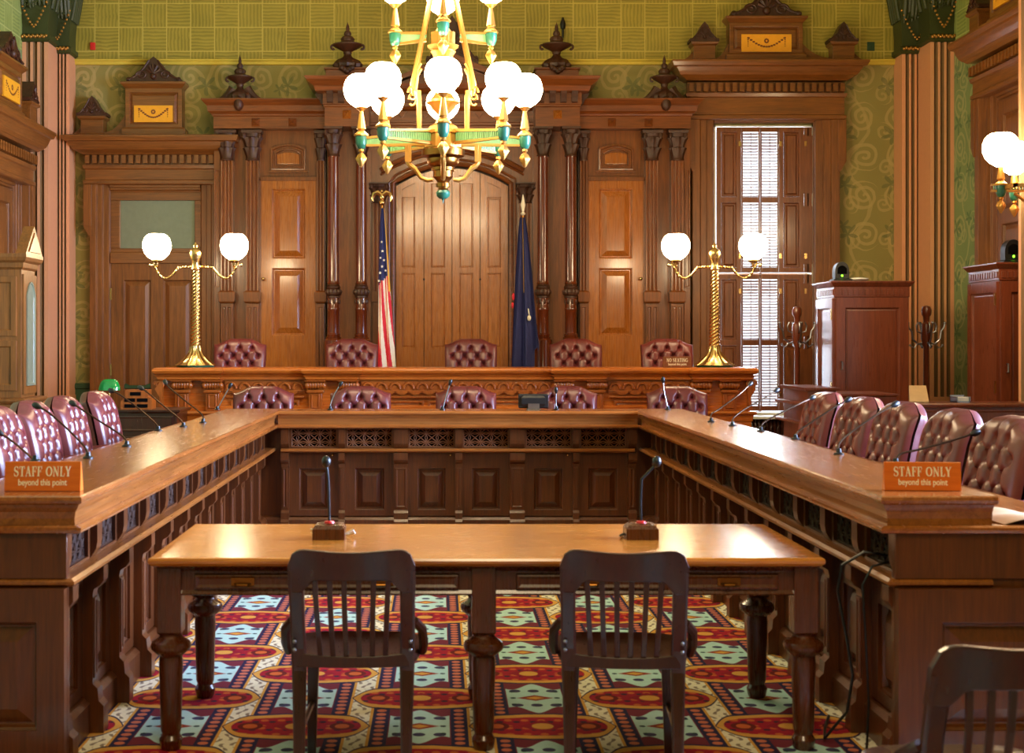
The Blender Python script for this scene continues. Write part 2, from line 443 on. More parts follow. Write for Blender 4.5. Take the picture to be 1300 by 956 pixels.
# ------------------------------------------------------------------ corner piers with fluted faces
def flutes(x0, x1, yf, yb, n, fr=.62, depth=.025, margin=.03):
    """cross-section (x,y) of a pilaster with n rounded flutes on its front (-y)"""
    P = [(x1, yb), (x0, yb), (x0, yf)]
    w = (x1 - x0 - 2*margin)/n
    for i in range(n):
        a = x0 + margin + w*i + w*(1-fr)/2; e = a + w*fr
        P.append((a, yf))
        for t in (.25, .5, .75): P.append((a + (e-a)*t, yf + depth*math.sin(PI*t)))
        P.append((e, yf))
    P.append((x1, yf)); return P
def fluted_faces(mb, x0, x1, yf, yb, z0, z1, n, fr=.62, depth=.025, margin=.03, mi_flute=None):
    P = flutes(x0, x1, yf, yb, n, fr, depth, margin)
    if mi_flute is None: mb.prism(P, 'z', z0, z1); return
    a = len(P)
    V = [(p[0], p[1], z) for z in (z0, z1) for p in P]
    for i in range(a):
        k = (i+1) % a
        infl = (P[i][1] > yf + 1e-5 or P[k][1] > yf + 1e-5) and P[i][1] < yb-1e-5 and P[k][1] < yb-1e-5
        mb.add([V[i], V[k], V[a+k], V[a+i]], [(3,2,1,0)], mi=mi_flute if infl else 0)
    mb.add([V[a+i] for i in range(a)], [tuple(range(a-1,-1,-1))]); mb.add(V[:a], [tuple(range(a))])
def capital_block(x0, x1, y0, y1, z0, z1, parent):
    """bell of gadrooned leaves with swags of gold beads, like the painted plaster capitals"""
    mb = MB(); mb.rl(x0, x1, y0, y1, [(.0,z0),(.03,z0+.02),(.03,z0+.07),(.0,z0+.09),(0,z0+.2),(.02,z0+.45),(.08,z0+.75),(.12,z1)])
    n = 9; w = x1 - x0
    for i in range(n):
        xx = x0 + w*(i+.5)/n; h = .12*abs(math.sin(i*1.7))
        mb.tube([(xx + .02*math.sin(i), y0-.03-.1*t, z0+.36+h*.6+(z1-z0-.38-h*.6)*t) for t in [k/6 for k in range(7)]], [.012,.03,.036,.036,.034,.032,.03], 8)
        a = 1 if i % 2 else -1
        mb.tube([(xx + a*.035*math.cos(q), y0-.06, z0+.42+h+.035*math.sin(q)) for q in [k*PI/5 for k in range(9)]], .012, 6)
    for i in range(4):
        yy = y0 + (y1-y0)*(i+.5)/4
        for side, xx in ((1, x1), (-1, x0)):
            mb.tube([(xx+side*(.02+.08*t), yy, z0+.4+(z1-z0-.4)*t) for t in [k/5 for k in range(6)]], .03, 8)
    o = mb.build('capital', M['capgreen'], parent)
    g = MB()
    xa = x0 - .02; xb = x1 + .02
    for k in range(17):
        t = k/16
        g.ball((xa+(xb-xa)*t, y0-.06, z0+.50-.34*(1-abs(2*t-1)**1.3)), .016, 8, 6)
    for k in range(12): g.ball((x0 + w*(k+.5)/12, y0-.045, z0+.05+.01*(k % 2)), .02, 8, 5)
    g.build('gold_beading', M['gilt'], o)
def pier(name, faces, zt):
    """faces: list of (x0,x1,yf,n)"""
    root = empty(name, (0,0,0), kind='structure')
    for x0, x1, yf, n in faces:
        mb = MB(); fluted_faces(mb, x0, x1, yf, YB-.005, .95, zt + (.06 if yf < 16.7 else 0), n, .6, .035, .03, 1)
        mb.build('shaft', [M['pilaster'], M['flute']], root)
        mb = MB(); mb.rl(x0, x1, yf, YB-.005, [(.05,.18),(.05,.78),(.02,.80),(.035,.84),(.035,.88),(.01,.9),(.01,.95)]); mb.build('base', M['pilaster'], root)
        capital_block(x0, x1, yf, YB-.005, zt+.005 + (.06 if yf < 16.7 else 0), zt + .85, root)
pier('trim_4', [(xs(60,16.9), xs(88,16.9), 16.9, 5), (XL+.002, xs(61,16.5), 16.5, 3)], 5.02)
pier('trim_5', [(xs(1145,16.9), xs(1180,16.9), 16.9, 4), (xs(1181,16.5), XR-.002, 16.5, 3)], 5.02)

# ------------------------------------------------------------------ carved ornament helpers
def corinth(mb, cx, cy, r, z0, z1, sy=1.0):
    """leafy capital: two tiers of lobed leaves, corner volutes, abacus"""
    h = z1 - z0
    old = mb.M
    base = old or Matrix.Identity(4)
    mb.M = base @ Matrix.Translation((cx, cy, 0)) @ Matrix.Diagonal((1, sy, 1, 1))
    mb.lathe(0,0,[(r*1.05,z0),(r*1.15,z0+.03*h),(r*1.05,z0+.07*h),(r*1.0,z0+.1*h),(r*1.25,z0+.32*h,.10),(r*1.42,z0+.42*h,.14),(r*1.1,z0+.44*h,.04),
                  (r*1.3,z0+.62*h,.10),(r*1.62,z0+.76*h,.14),(r*1.3,z0+.78*h,.03),(r*1.5,z0+.88*h),(r*1.5,z0+.9*h)], 32, lobes=8)
    for a in range(4):
        t = PI/4 + a*PI/2; x, y = math.cos(t)*r*1.75, math.sin(t)*r*1.75
        mb.tube([(x*(1+.12*math.cos(q)*(1-q/14)), y*(1+.12*math.cos(q)*(1-q/14)), z0+.8*h+.1*h*math.sin(q)*(1-q/14)) for q in [k*.7 for k in range(11)]], r*.2, 6)
    e = r*1.55
    mb.rl(-e, e, -e, e, [(0,z0+.9*h),(.01,z0+.93*h),(.01,z1),(0,z1)], back=True)
    mb.M = old
def urn(mb, cx, cy, z0, h, w, sy=.85, spiky=False):
    r = w/2
    old = mb.M; mb.M = Matrix.Translation((cx, cy, 0)) @ Matrix.Diagonal((1, sy, 1, 1))
    P = [(.62,0),(.9,.03,.06),(.95,.1,.08),(.72,.19,.08),(.42,.235),(.3,.27),(.24,.31),(.3,.345),(.28,.37),(.55,.42,.05),(.88,.475,.05),(1.0,.505),(1.0,.53),(.86,.545),
         (.5,.57),(.42,.6),(.45,.64,.08),(.36,.69),(.2,.71),(.24,.745,.08),(.2,.80),(.12,.82),(.13,.86),(.1,.92),(.03,.97),(.008,1.0)]
    mb.lathe(0,0,[(p[0]*r, z0+p[1]*h) + ((p[2],) if len(p) > 2 else ()) for p in P], 24, lobes=12)
    for sx in (-1, 1):
        mb.tube([(sx*r*(.98+.12*math.sin(q)), 0, z0+h*(.47+.045*math.cos(q))) for q in [k*.5 for k in range(9)]], r*.09, 6)
    mb.M = old
def crest(mb, cx, z0, w, h, y0, y1):
    """pointed acroterion with shoulders and scroll ends, extruded, plus raised scrolls on its face"""
    half = [(1,0),(1.02,.1),(.97,.17),(.86,.16),(.78,.22),(.62,.34),(.46,.46),(.34,.62),(.22,.8),(.1,.92),(.0,1.0)]
    P = [(cx + p[0]*w/2, z0 + p[1]*h) for p in half] + [(cx - p[0]*w/2, z0 + p[1]*h) for p in half[-2::-1]]
    mb.prism(P, 'y', y0, y1)
    for sx in (-1, 1):
        mb.tube([(cx+sx*(w*.22 + w*.1*math.cos(q)*(1-q/13)), y0-.008, z0+h*.26+w*.08*math.sin(q)*(1-q/13)) for q in [k*.6 for k in range(16)]], w*.018, 6)
        mb.tube([(cx+sx*w*(.5-.42*t), y0-.005, z0+h*(.1+.75*t*t)) for t in [k/8 for k in range(9)]], w*.02, 6)
        mb.ball((cx+sx*w*.46, y0+.02, z0+h*.09), w*.05, 10, 6)
    for k in range(5):
        t = PI*(.15+.7*k/4)
        mb.tube([(cx, y0-.012, z0+h*.3), (cx+.14*w*math.cos(t), y0-.012, z0+h*(.3+.38*math.sin(t)))], [w*.02, w*.035], 6)
    mb.ball((cx, y0-.01, z0+h*.2), w*.06, 10, 6)
def marquetry(parent, cx, z0, z1, w, y):
    mb = MB(); hw = w/2; cz = (z0+z1)/2; h = z1-z0
    mb.box(cx-hw, cx+hw, y-.006, y+.02, z0, z1, 0)
    for k in range(15):
        t = k/14; x = cx - hw*.72 + hw*1.44*t; z = z1 - h*.22 - h*.5*math.sin(PI*t)
        mb.ball((x, y-.006, z), h*.055, 8, 5, 1, sx=1.5, sy=.4)
    for sx in (-1, 1):
        for k in range(5): mb.ball((cx+sx*hw*.74, y-.006, z1-h*(.2+.12*k)), h*.05*(1-.1*k), 8, 5, 1, sy=.4)
    for k in range(8):
        a = k*PI/4; mb.ball((cx+h*.1*math.cos(a), y-.006, cz+h*.12+h*.1*math.sin(a)), h*.05, 8, 5, 1, sy=.4)
    mb.build('marquetry_panel', [M['inlay'], M['inlaydark']], parent)
def dentils(mb, x0, x1, y, z0, z1, pitch=.085, d=.06):
    n = int((x1-x0)/pitch)
    for i in range(n):
        a = x0 + (x1-x0)*(i+.2)/n
        mb.box(a, a+(x1-x0)/n*.6, y-d, y+.01, z0, z1)

def pedimented_casing(root, a, bl, br, zo, zf, zd, zc, ztop, crl, crr, blk, blk_z, side_l, side_r, th=.16, ear=.5, lo=.18, hide_right=False):
    """door or window surround in local x (0 = middle of the opening), facing -y, wall plane at y=0.
    zo opening top, zf frieze bottom, zd dentil bottom, zc crown bottom, ztop crown top; blk half width of centre block"""
    mb = MB()
    for sx, w in ((-1, bl), (1, br)):
        x0, x1 = sorted((sx*a, sx*w))
        steps = [(0,0),(.0,-th*.8),(.02,-th),(.05,-th),(.055,-th*.8),(.09,-th*.75),(.095,-th*.6)]
        # mitred jamb: profile across the width
        prof = [(0,-.02),(0,-.07),(.04,-.075),(.05,-.1),(.34,-.1),(.36,-.13),(.62,-.13),(.66,-th),(.98,-th),(1,-th+.02),(1,0)]
        P = [(sx*(a + (w-a)*t), yy) for t, yy in prof]
        mb.prism(P, 'z', lo, zf)
        e0, e1 = sorted((sx*(w-.03), sx*(w+.07)))
        mb.box(e0, e1, -th-.015, 0, zf-ear, zf)
        mb.prism([(sx*(w-.03), zf-ear), (sx*(w+.07), zf-ear), (sx*w, zf-ear-.12), (sx*(w-.03), zf-ear-.12)], 'y', -th-.015, 0)
    mb.build('architrave', M['case'], root, .004)
    mb = MB()
    hd = [(zo,-.07),(zo+.04*(zf-zo)/.2,-.075),(zo+.3*(zf-zo),-.1),(zo+.6*(zf-zo),-.1),(zo+.62*(zf-zo),-.13),(zf,-.13)]
    if zf - zo > .02: mb.prism([(0,zo)] + [(y,z) for z, y in hd] + [(0,zf)], 'x', -a, a)
    mb.rl(-bl-.05, br+.05, -th, 0, [(.0,zf),(.02,zf+.01),(.02,zf+.05),(0,zf+.06),(0,zd-.06),(.02,zd-.05),(.03,zd-.01)])
    mb.build('frieze', M['case_h'], root, .003)
    mb = MB()
    mb.rl(-bl-.05, br+.05, -th+.02, 0, [(0,zd-.01),(0,zd+.13)])
    dentils(mb, -bl-.06, br+.06, -th+.01, zd+.01, zd+.11)
    mb.build('dentil_course', M['case_h'], root)
    mb = MB(); h = ztop - zc
    p = crl - bl - .05
    mb.rl(-bl-.05, br+.05, -th-.03, 0, [(.02,zc),(.05,zc+.1*h),(.06,zc+.12*h),(p*.5,zc+.25*h),(p*.62,zc+.45*h),(p*.7,zc+.62*h),(p*.72,zc+.66*h),(p*.9,zc+.7*h),(p,zc+.9*h),(p,ztop),(p*.6,ztop+.02)])
    mb.build('cornice', M['case_h'], root)
    # pediment
    y = -th - .04
    z0 = ztop + .01; z1, z2, z3 = blk_z        # panel bottom, panel top, block top ; crest above
    pd = MB()
    pd.rl(-blk-.04, blk+.04, y-.02, 0, [(0,z0),(0,z0+.09),(-.02,z0+.11)])
    pd.panel(-blk, blk, z0+.1, z3, y, [(0,.05),(0,0),(.05,0),(.06,.02),(.09,.02)])
    pd.box(-blk, blk, y+.03, 0, z0+.1, z3)
    pd.rl(-blk, blk, y, 0, [(0,z3),(.03,z3+.03),(.05,z3+.05),(.05,z3+.075),(.0,z3+.08)])
    for sx, sd in ((-1, side_l), (1, side_r)):
        if not sd: continue
        c, w, zt = sd
        pd.rl(sx*c-w/2, sx*c+w/2, y, 0, [(.02,z0),(.02,z0+.03),(0,z0+.04),(0,zt-.03),(.03,zt-.01),(.035,zt+.015),(0,zt+.02)])
        inner = c - w/2
        pts = [(sx*(blk+.0), z0)] + [(sx*(blk + (inner-blk)*t), z0 + .06 + (z1-z0+.06)*(1-t)**2.2) for t in [k/8 for k in range(9)]] + [(sx*inner, z0)]
        pd.prism(pts, 'y', y+.05, 0)
        out = [(sx*(c+w/2), z0), (sx*(c+w/2), zt-.08)] + [(sx*(c+w/2+.16*t), z0+.03+(zt-z0-.12)*(1-t)**2) for t in [k/6 for k in range(7)]] + [(sx*(c+w/2+.16), z0)]
        pd.prism(out, 'y', y+.05, 0)
    ped = pd.build('pediment', M['case_h'], root, .004)
    marquetry(ped, 0, z1, z2, blk*1.36, y-.012)
    cr = MB(); crest(cr, 0, z3+.08, blk*1.9, .3, y-.01, -.02)
    for sx, sd in ((-1, side_l), (1, side_r)):
        if sd: crest(cr, sx*sd[0], sd[2]+.02, sd[1]*1.35, .24, y-.01, -.02)
    cr.build('crest', M['carved'], ped)

# door on the left of the back wall
YD = YB
dcx = (196-CX)*17.05/F
door = empty('door_1', (dcx, YD, 0), kind='structure')
pedimented_casing(door, .545, .78, .76, 3.40, 3.48, zs(209,17.05), zs(197,17.05)-.0, zs(175,17.05), 1.06, .80, .34, (zs(156,17.05), zs(135,17.05), zs(113,17.05)), (.74,.27,zs(150,17.05)), None)
mb = MB(); za, zb = zs(334,17.05), zs(320,17.05)
mb.box(-.545, .545, -.1, 0, za, zb); mb.box(-.545,.545,-.07,0,zb,zb+.05); mb.box(-.545,.545,-.07,0,3.3,3.4)
mb.box(-.545,-.43,-.07,0,zb+.05,3.3); mb.box(.47,.545,-.07,0,zb+.05,3.3)
mb.build('transom_frame', M['case_h'], door, .006)
mb = MB(); mb.box(-.43,.47,-.035,-.02,zb+.05,3.3); mb.build('transom_pane', M['frost'], door)
lf = MB()
lf.box(-.54, .54, -.03, 0, .2, za)
lf.framed(-.54, .54, .2, za, -.065, [(a_, b__, c_, d__) for a_, b__ in ((-.39,-.06),(.09,.43)) for c_, d__ in ((1.0, za-.2), (.35,.88))], .034, (.06,.022))
lfo = lf.build('door_leaf', M['case'], door, .003)
mb = MB()
for z in (za-.37, 1.25): mb.box(-.55, -.53, -.085, -.05, z-.07, z+.07)
mb.build('hinge', M['gold'], lfo)
mb = MB(); mb.box(.13,.38,-.075,-.05,1.16,1.3); mb.build('name_plate', M['bronze'], lfo)

# window on the right of the back wall
win = empty('window_1', (xs(971.5,17.05), YB, 0), kind='structure')
pedimented_casing(win, .60, .88, .90, zs(155,17.05), zs(152,17.05), zs(118,17.05), zs(103,17.05), zs(81,17.05), 1.16, 1.24, .44, (zs(67,17.05), zs(45,17.05), zs(30,17.05)), (.74,.26,zs(56,17.05)), (.93,.26,zs(56,17.05)))
mb = MB()
for sx in (-1,1): mb.box(min(sx*.578,sx*.604), max(sx*.578,sx*.604), -.05, .2, WZ0, WZ1)
mb.box(-.6,.6,-.05,.2,WZ1-.02,WZ1+.0); mb.box(-.62,.62,-.2,.2,WZ0-.06,WZ0)
mb.build('window_frame', M['jamb'], win)
mb = MB(); mb.box(-.58,.58,.12,.128,WZ0,WZ1-.02); mb.build('pane', M['glass'], win)
mb = MB()
for x in (-.02, ): mb.box(x, x+.03, .09, .15, WZ0, WZ1)
mb.box(-.58,.58,.09,.15,zs(349,17.05)-.03,zs(349,17.05)+.03); mb.build('window_sash', M['jamb'], win)
def leaf_frame(x0, x1, tiers, louver):
    for zt, zb_ in tiers:
        mb = MB(); y0, y1 = -.10, -.06
        st = .02 if louver else .055
        mb.box(x0, x0+st, y0, y1, zb_, zt); mb.box(x1-st, x1, y0, y1, zb_, zt)
        zm = (zt+zb_)/2
        rails = [(zb_, zb_+.06), (zm-.035, zm+.035), (zt-.06, zt)]
        for z0, z1 in rails: mb.box(x0+st, x1-st, y0, y1, z0, z1)
        if not louver:
            for z0, z1 in ((zb_+.06, zm-.035), (zm+.035, zt-.06)):
                mb.panel(x0+st, x1-st, z0, z1, y0, [(0,0),(.008,.012),(.012,.02),(.03,.02),(.045,.008)])
        o = mb.build('shutter_leaf', M['shutter'], win, .002)
        if louver:
            for z0, z1 in ((zb_+.06, zm-.035), (zm+.035, zt-.06)):
                sl = MB(); n = int((z1-z0)/.0345)
                for i in range(n):
                    z = z0 + (z1-z0)*(i+.5)/n
                    sl.add([(x0+st,y0+.002,z-.0155),(x1-st,y0+.002,z-.0155),(x1-st,y1-.002,z+.001),(x0+st,y1-.002,z+.001),
                            (x0+st,y0+.002,z-.005),(x1-st,y0+.002,z-.005),(x1-st,y1-.002,z+.0105),(x0+st,y1-.002,z+.0105)],
                           [(0,3,2,1),(4,5,6,7),(0,1,5,4),(2,3,7,6),(1,2,6,5),(3,0,4,7)])
                xm = (x0+x1)/2; sl.box(xm-.004, xm+.004, y0-.008, y0, z0, z1)
                sl.build('louver', M['shutter'], o)
        else:
            h = MB()
            for z in (zb_+.2, zt-.2): h.box(x1-.03 if x0 < 0 else x0, x1 if x0 < 0 else x0+.03, y0-.006, y0, z-.03, z+.03)
            h.build('hinge', M['gold'], o)
wx = lambda px: xs(px,17.05) - xs(971.5,17.05)
T2 = [(WZ1-.03, zs(347,17.05)+.012), (zs(347,17.05)-.012, WZ0+.02)]
leaf_frame(wx(911), wx(942), T2, False)
leaf_frame(wx(942.3), wx(966), T2, True)
leaf_frame(wx(966.4), wx(990), T2, True)
leaf_frame(wx(990.3), wx(1022), T2, False)
leaf_frame(wx(1022.4), wx(1032), T2, False)

# surrounds on the side walls, only their far ends are in the picture
def side_door(name, loc, rz, zoff):
    r = empty(name, loc, rz, kind='structure')
    z = lambda v: v + zoff
    pedimented_casing(r, .62, .95, .95, z(3.9), z(3.98), z(4.22), z(4.38), z(4.62), 1.18, 1.18, .42, (z(4.80), z(5.02), z(5.16)), (.86,.26,z(4.9)), (.86,.26,z(4.9)), th=.22)
    mb = MB(); mb.box(-.61,.61,-.06,0,.18,z(3.89)); 
    mb.framed(-.61,.61,.18,z(3.89),-.10,[(a_,b__,c_,d__) for a_, b__ in ((-.5,-.05),(.05,.5)) for c_, d__ in ((.4,1.2),(1.35,z(2.6)),(z(2.75),z(3.75)))],.035)
    mb.build('door_leaf', M['case'], r, .003)
side_door('door_2', (XR-.001, 14.35, 0), -PI/2, .22)
side_door('door_3', (XL+.001, 15.2, 0), PI/2, -.62)
# ------------------------------------------------------------------ carved screen on the back wall
YS = 16.9
scr = empty('panelled_screen', (0,0,0), 0, 'tall carved walnut screen with columns and urns covering the back wall behind the high bench', 'wall panelling')
SX = lambda px: xs(px, YS); SZ = lambda py: zs(py, YS)
CXS = SX(574)
def fluted_pilaster(x0, x1, yf, yb, zcap0, zcap1, zbot, name='pilaster', n=3):
    mb = MB(); zb1, zb0 = SZ(370), SZ(383)
    fluted_faces(mb, x0, x1, yf, yb, zb1+.01, zcap0, n, .6, .018, .012)
    mb.rl(x0, x1, yf, yb, [(.0,zb0-.02),(.02,zb0),(.025,zb1-.01),(.0,zb1+.01)])
    mb.box(x0, x1, yf+.02, yb, zbot, zb0-.02)
    k = 2 if x1-x0 > .13 else 1; w = (x1-x0-.02)/k
    for i in range(k):
        mb.panel(x0+.01+w*i, x0+.01+w*(i+1), zbot+.05, zb0-.05, yf+.02, [(0,0),(0,-.02),(.015,-.02),(.02,0),(.035,.006)])
    o = mb.build(name, M['screen'], scr, .002)
    c = MB(); corinth(c, (x0+x1)/2, yf+.02, (x1-x0)*.47, zcap0, zcap1, .7)
    c.box(x0, x1, yf+.02, yb, zcap0, zcap1)
    c.build('capital', M['carved'], o)
    return o
for sgn in (-1, 1):
    # mirrored about the middle of the screen: a wing with a panelled door between fluted pilasters
    mx_ = lambda px: SX(px) if sgn < 0 else 2*CXS - SX(px)
    def rng(a, b_): return tuple(sorted((mx_(a), mx_(b_))))
    a, b_ = rng(272, 413)
    mb = MB(); mb.box(a, b_, YS+.12, YB-.01, .56, SZ(164)); mb.build('backing_board', M['screen'], scr)
    a2, b2 = rng(330.5, 400)
    d = MB(); d.box(a2, b2, YS+.095, YS+.12, .75, SZ(229)); p0, p1 = rng(344.5, 387)
    d.framed(a2, b2, .75, SZ(229), YS+.055, [(p0,p1,SZ(426),SZ(340)),(p0,p1,SZ(328),SZ(239))], .036, (.075,.03), groove=.02)
    do = d.build('panel_door', M['screen_light'], scr, .003)
    k = MB(); kx = mx_(400 if sgn > 0 else 330) + (.05 if sgn < 0 else -.05)*0
    kx = (b2 - .04) if sgn > 0 else (a2 + .035)
    k.tube([(kx, YS+.06, SZ(354)), (kx, YS+.01, SZ(354))], [.02,.012], 10); k.ball((kx, YS, SZ(354)), .022)
    k.build('door_knob', M['gold'], do)
    mb = MB(); mb.rl(a2-.02, b2+.02, YS+.04, YS+.12, [(0,.56),(0,.7),(-.02,.74),(-.02,.78)])
    mb.box(a2-.03, a2, YS+.045, YS+.12, .75, SZ(226)); mb.box(b2, b2+.03, YS+.045, YS+.12, .75, SZ(226)); mb.box(a2-.03, b2+.03, YS+.045, YS+.12, SZ(229), SZ(224))
    mb.build('door_frame', M['screen'], scr, .003)
    p0, p1 = rng(342.5, 387)
    mb = MB(); mb.panel(p0, p1, SZ(215), SZ(187), YS+.12, [(0,0),(.0,-.045),(.02,-.05),(.03,-.03),(.045,-.03),(.05,-.045),(.062,-.045),(.066,-.004)], arch=.05)
    mb.box(p0-.03, p1+.03, YS+.08, YS+.12, SZ(218), SZ(215))
    ao = mb.build('arched_panel', M['screen'], scr, .002)
    mb = MB(); q = .062; mb.panel(p0+q, p1-q, SZ(215)+q, SZ(187)-q+.0, YS+.115, [(.012,0),(.014,-.008),(.02,-.01),(.03,-.01)], arch=.03); mb.build('panel_field', M['screen_light'], ao)
    for pa, pb in ((280,296),(312,328.5)):
        x0, x1 = rng(pa, pb); fluted_pilaster(x0, x1, YS-.02, YS+.13, SZ(204), SZ(166), .56)
    x0, x1 = rng(402, 412); fluted_pilaster(x0, x1, YS+.0, YS+.13, SZ(204), SZ(166), .56, n=2)
    x0, x1 = rng(271, 279); mb = MB(); mb.box(x0, x1, YS+.03, YB-.01, .56, SZ(164)); mb.panel(x0+.005, x1-.005, SZ(365), SZ(215), YS+.03, [(0,0),(0,-.02),(.012,-.02),(.018,0)]); mb.build('end_stile', M['screen'], scr, .002)
    # entablature over the wing
    x0, x1 = rng(272, 414)
    e = MB()
    e.rl(x0, x1, YS-.06, YB-.01, [(0,SZ(164)),(0,SZ(149)),(.015,SZ(148)),(.02,SZ(146)),(.06,SZ(143)),(.07,SZ(136)),(.1,SZ(133)),(.13,SZ(129.5)),(.13,SZ(128)),(.02,SZ(127))])
    for px in (325.5, 372):
        x = mx_(px); z = SZ(156.5); h = .048
        e.add([(x-h,YS-.06,z-h),(x+h,YS-.06,z-h),(x+h,YS-.06,z+h),(x-h,YS-.06,z+h),(x,YS-.11,z)], [(0,1,4),(1,2,4),(2,3,4),(3,0,4)])
    e.build('entablature', M['screen_h'], scr)
    ur = MB(); ux = mx_(305); urn(ur, ux, YS-.02, SZ(129), SZ(70)-SZ(129), .30)
    for sx in (-1,1):
        ur.tube([(ux+sx*(.08+.17*t), YS-.03, SZ(129)+.02+.13*(1-t)**2) for t in [k/6 for k in range(7)]], [.06,.055,.05,.045,.04,.032,.02], 8)
    ur.ball((ux, YS-.14, SZ(134)), .06, 12, 8, sz=1.5)
    ur.build('urn_finial', M['carved'], scr)
    # column pair
    YC = YS - .28
    cx2 = lambda px: xs(px, YC); cz = lambda py: zs(py, YC)
    CC = xs(574, YC)
    for px in (423.5, 458.7):
        X = cx2(px) if sgn < 0 else 2*CC - cx2(px)
        c = MB(); r = .066
        c.lathe(X, YC, [(r*1.0,cz(361)),(r*1.12,cz(360)),(r*1.0,cz(358)),(r,cz(356)),(r*.99,cz(300)),(r*.9,cz(200)),(r*1.05,cz(198))], 28)
        co = c.build('column', M['column'], scr)
        c = MB(); corinth(c, X, YC, r*.98, cz(199), cz(162)); c.build('capital', M['carved'], co)
        c = MB(); c.lathe(X, YC, [(r*1.08,cz(378.5)),(r*1.16,cz(378)),(r*1.16,cz(376)),(r*1.04,cz(375.5)),(r*1.3,cz(374.5)),(r*1.42,cz(372),.06),(r*1.45,cz(370),.08),(r*1.3,cz(367.5),.06),(r*1.12,cz(367)),(r*1.22,cz(366)),(r*1.22,cz(364)),(r*1.05,cz(363.5)),(r*1.12,cz(362.5)),(r*1.02,cz(361))], 48, lobes=16); c.build('ring', M['carved'], co)
        c = MB(); c.lathe(X, YC, [(r*1.75,.95),(r*1.75,1.05),(r*1.5,1.1),(r*1.62,cz(436)),(r*1.62,cz(432)),(r*1.35,cz(430)),(r*1.38,cz(428)),(r*1.12,cz(427.5)),(r*1.2,cz(426)),(r*1.2,cz(424)),(r*1.06,cz(423)),(r*1.04,cz(395)),(r*1.1,cz(394)),(r*1.1,cz(391)),(r*1.03,cz(390)),(r*1.06,cz(378))], 28)
        c.build('base_drum', M['column'], co)
        c = MB(); c.rl(X-.12, X+.12, YC-.12, YC+.12, [(.02,.56),(.02,.62),(0,.64),(0,.92),(.02,.94),(.02,.96)], back=True); c.build('pedestal', M['screen'], co)
        c = MB()
        for k in range(8):
            t = k*PI/4+.2; c.ball((X+math.cos(t)*r*1.0, YC+math.sin(t)*r*1.0, cz(383)), .016, 8, 6, sz=2)
        c.build('carved_drops', M['carved'], co)
    xa, xb = sorted(((cx2(413), cx2(469)) if sgn < 0 else (2*CC-cx2(413), 2*CC-cx2(469))))
    b0 = MB(); b0.box(xa, xb, YS+.02, YB-.01, .56, SZ(163)); b0.build('backing_board', M['screen'], scr)
    e = MB()
    e.rl(xa, xb, YC-.10, YB-.01, [(0,cz(162)),(0,cz(138)),(.012,cz(137)),(.012,cz(135)),(.02,cz(134)),(.02,cz(120))])
    e.rl(xa, xb, YC-.10, YB-.01, [(.04,cz(120)),(.1,cz(119)),(.12,cz(113)),(.2,cz(106)),(.22,cz(103)),(.22,cz(102)),(.05,cz(101))])
    e.build('entablature', M['screen_h'], scr)
    for k in range(4):
        x = xa + (xb-xa)*(k+.5)/4; e2 = MB()
        e2.prism([(YC-.11,cz(133)),(YC-.15,cz(132)),(YC-.17,cz(127)),(YC-.20,cz(122)),(YC-.21,cz(119)),(YC-.1,cz(119))], 'x', x-.035, x+.035); e2.build('modillion', M['carved'], scr)
    for k in range(3):
        y = YC - .02 + .16*k
        for sx, xx in ((-1, xa), (1, xb)):
            e2 = MB(); e2.prism([(xx,cz(133)),(xx+sx*.05,cz(132)),(xx+sx*.07,cz(127)),(xx+sx*.11,cz(122)),(xx+sx*.12,cz(119)),(xx,cz(119))], 'y', y, y+.06); e2.build('modillion', M['carved'], scr)
    x = (xa+xb)/2; z = cz(147); h = .05; e2 = MB()
    e2.add([(x-h,YC-.1,z-h),(x+h,YC-.1,z-h),(x+h,YC-.1,z+h),(x-h,YC-.1,z+h),(x,YC-.155,z)], [(0,1,4),(1,2,4),(2,3,4),(3,0,4)])
    e2.build('diamond_boss', M['screen_light'], scr)
    p = MB(); xm = (xa+xb)/2; p.rl(xm-.25, xm+.25, YC-.06, YS+.1, [(.0,cz(101)),(0,cz(90)),(.02,cz(89)),(.02,cz(87)),(0,cz(86.5))]); p.build('urn_plinth', M['screen_h'], scr, .003)
    u_ = MB(); urn(u_, xm, YC+.05, cz(87), cz(27)-cz(87), .35)
    for k in range(5): u_.ball((xm + .03*(k-2), YC-.10, cz(88)-.02*(2-abs(k-2))), .035, 8, 6)
    u_.build('urn_finial', M['carved'], scr)
# middle bay: segmental arch with four folding leaves
mid = MB()
x0, x1 = SX(469), 2*CXS-SX(469)
ox0, ox1 = SX(499), 2*CXS-SX(499)
def arc(xa, xb, zsp, rise, n=20): return [(xa+(xb-xa)*k/n, zsp + rise*(1-(2*k/n-1)**2)) for k in range(n+1)]
zsp, rise = SZ(232), SZ(207)-SZ(232)
mid.box(x0, ox0, YS+.06, YB-.01, .56, SZ(163)); mid.box(ox1, x1, YS+.06, YB-.01, .56, SZ(163))
A = arc(ox0, ox1, zsp, rise)
for (a, za_), (b_, zb_) in zip(A, A[1:]):
    mid.add([(a,YS+.06,za_),(b_,YS+.06,zb_),(b_,YS+.06,SZ(163)),(a,YS+.06,SZ(163)),(a,YS+.2,za_),(b_,YS+.2,zb_)], [(0,1,2,3),(0,4,5,1)])
mid.build('arch_surround', M['screen'], scr)
mid = MB()
for off, r_, yy in ((0,.028,YS+.055),(.05,.016,YS+.055)):
    mid.tube([(ox0-off,yy,.7),(ox0-off,yy,zsp)] + [(a,yy,z+off) for a, z in arc(ox0-off, ox1+off, zsp, rise)][1:] + [(ox1+off,yy,zsp),(ox1+off,yy,.7)], r_, 8)
B = arc(SX(483), 2*CXS-SX(483), SZ(216), SZ(188)-SZ(216))
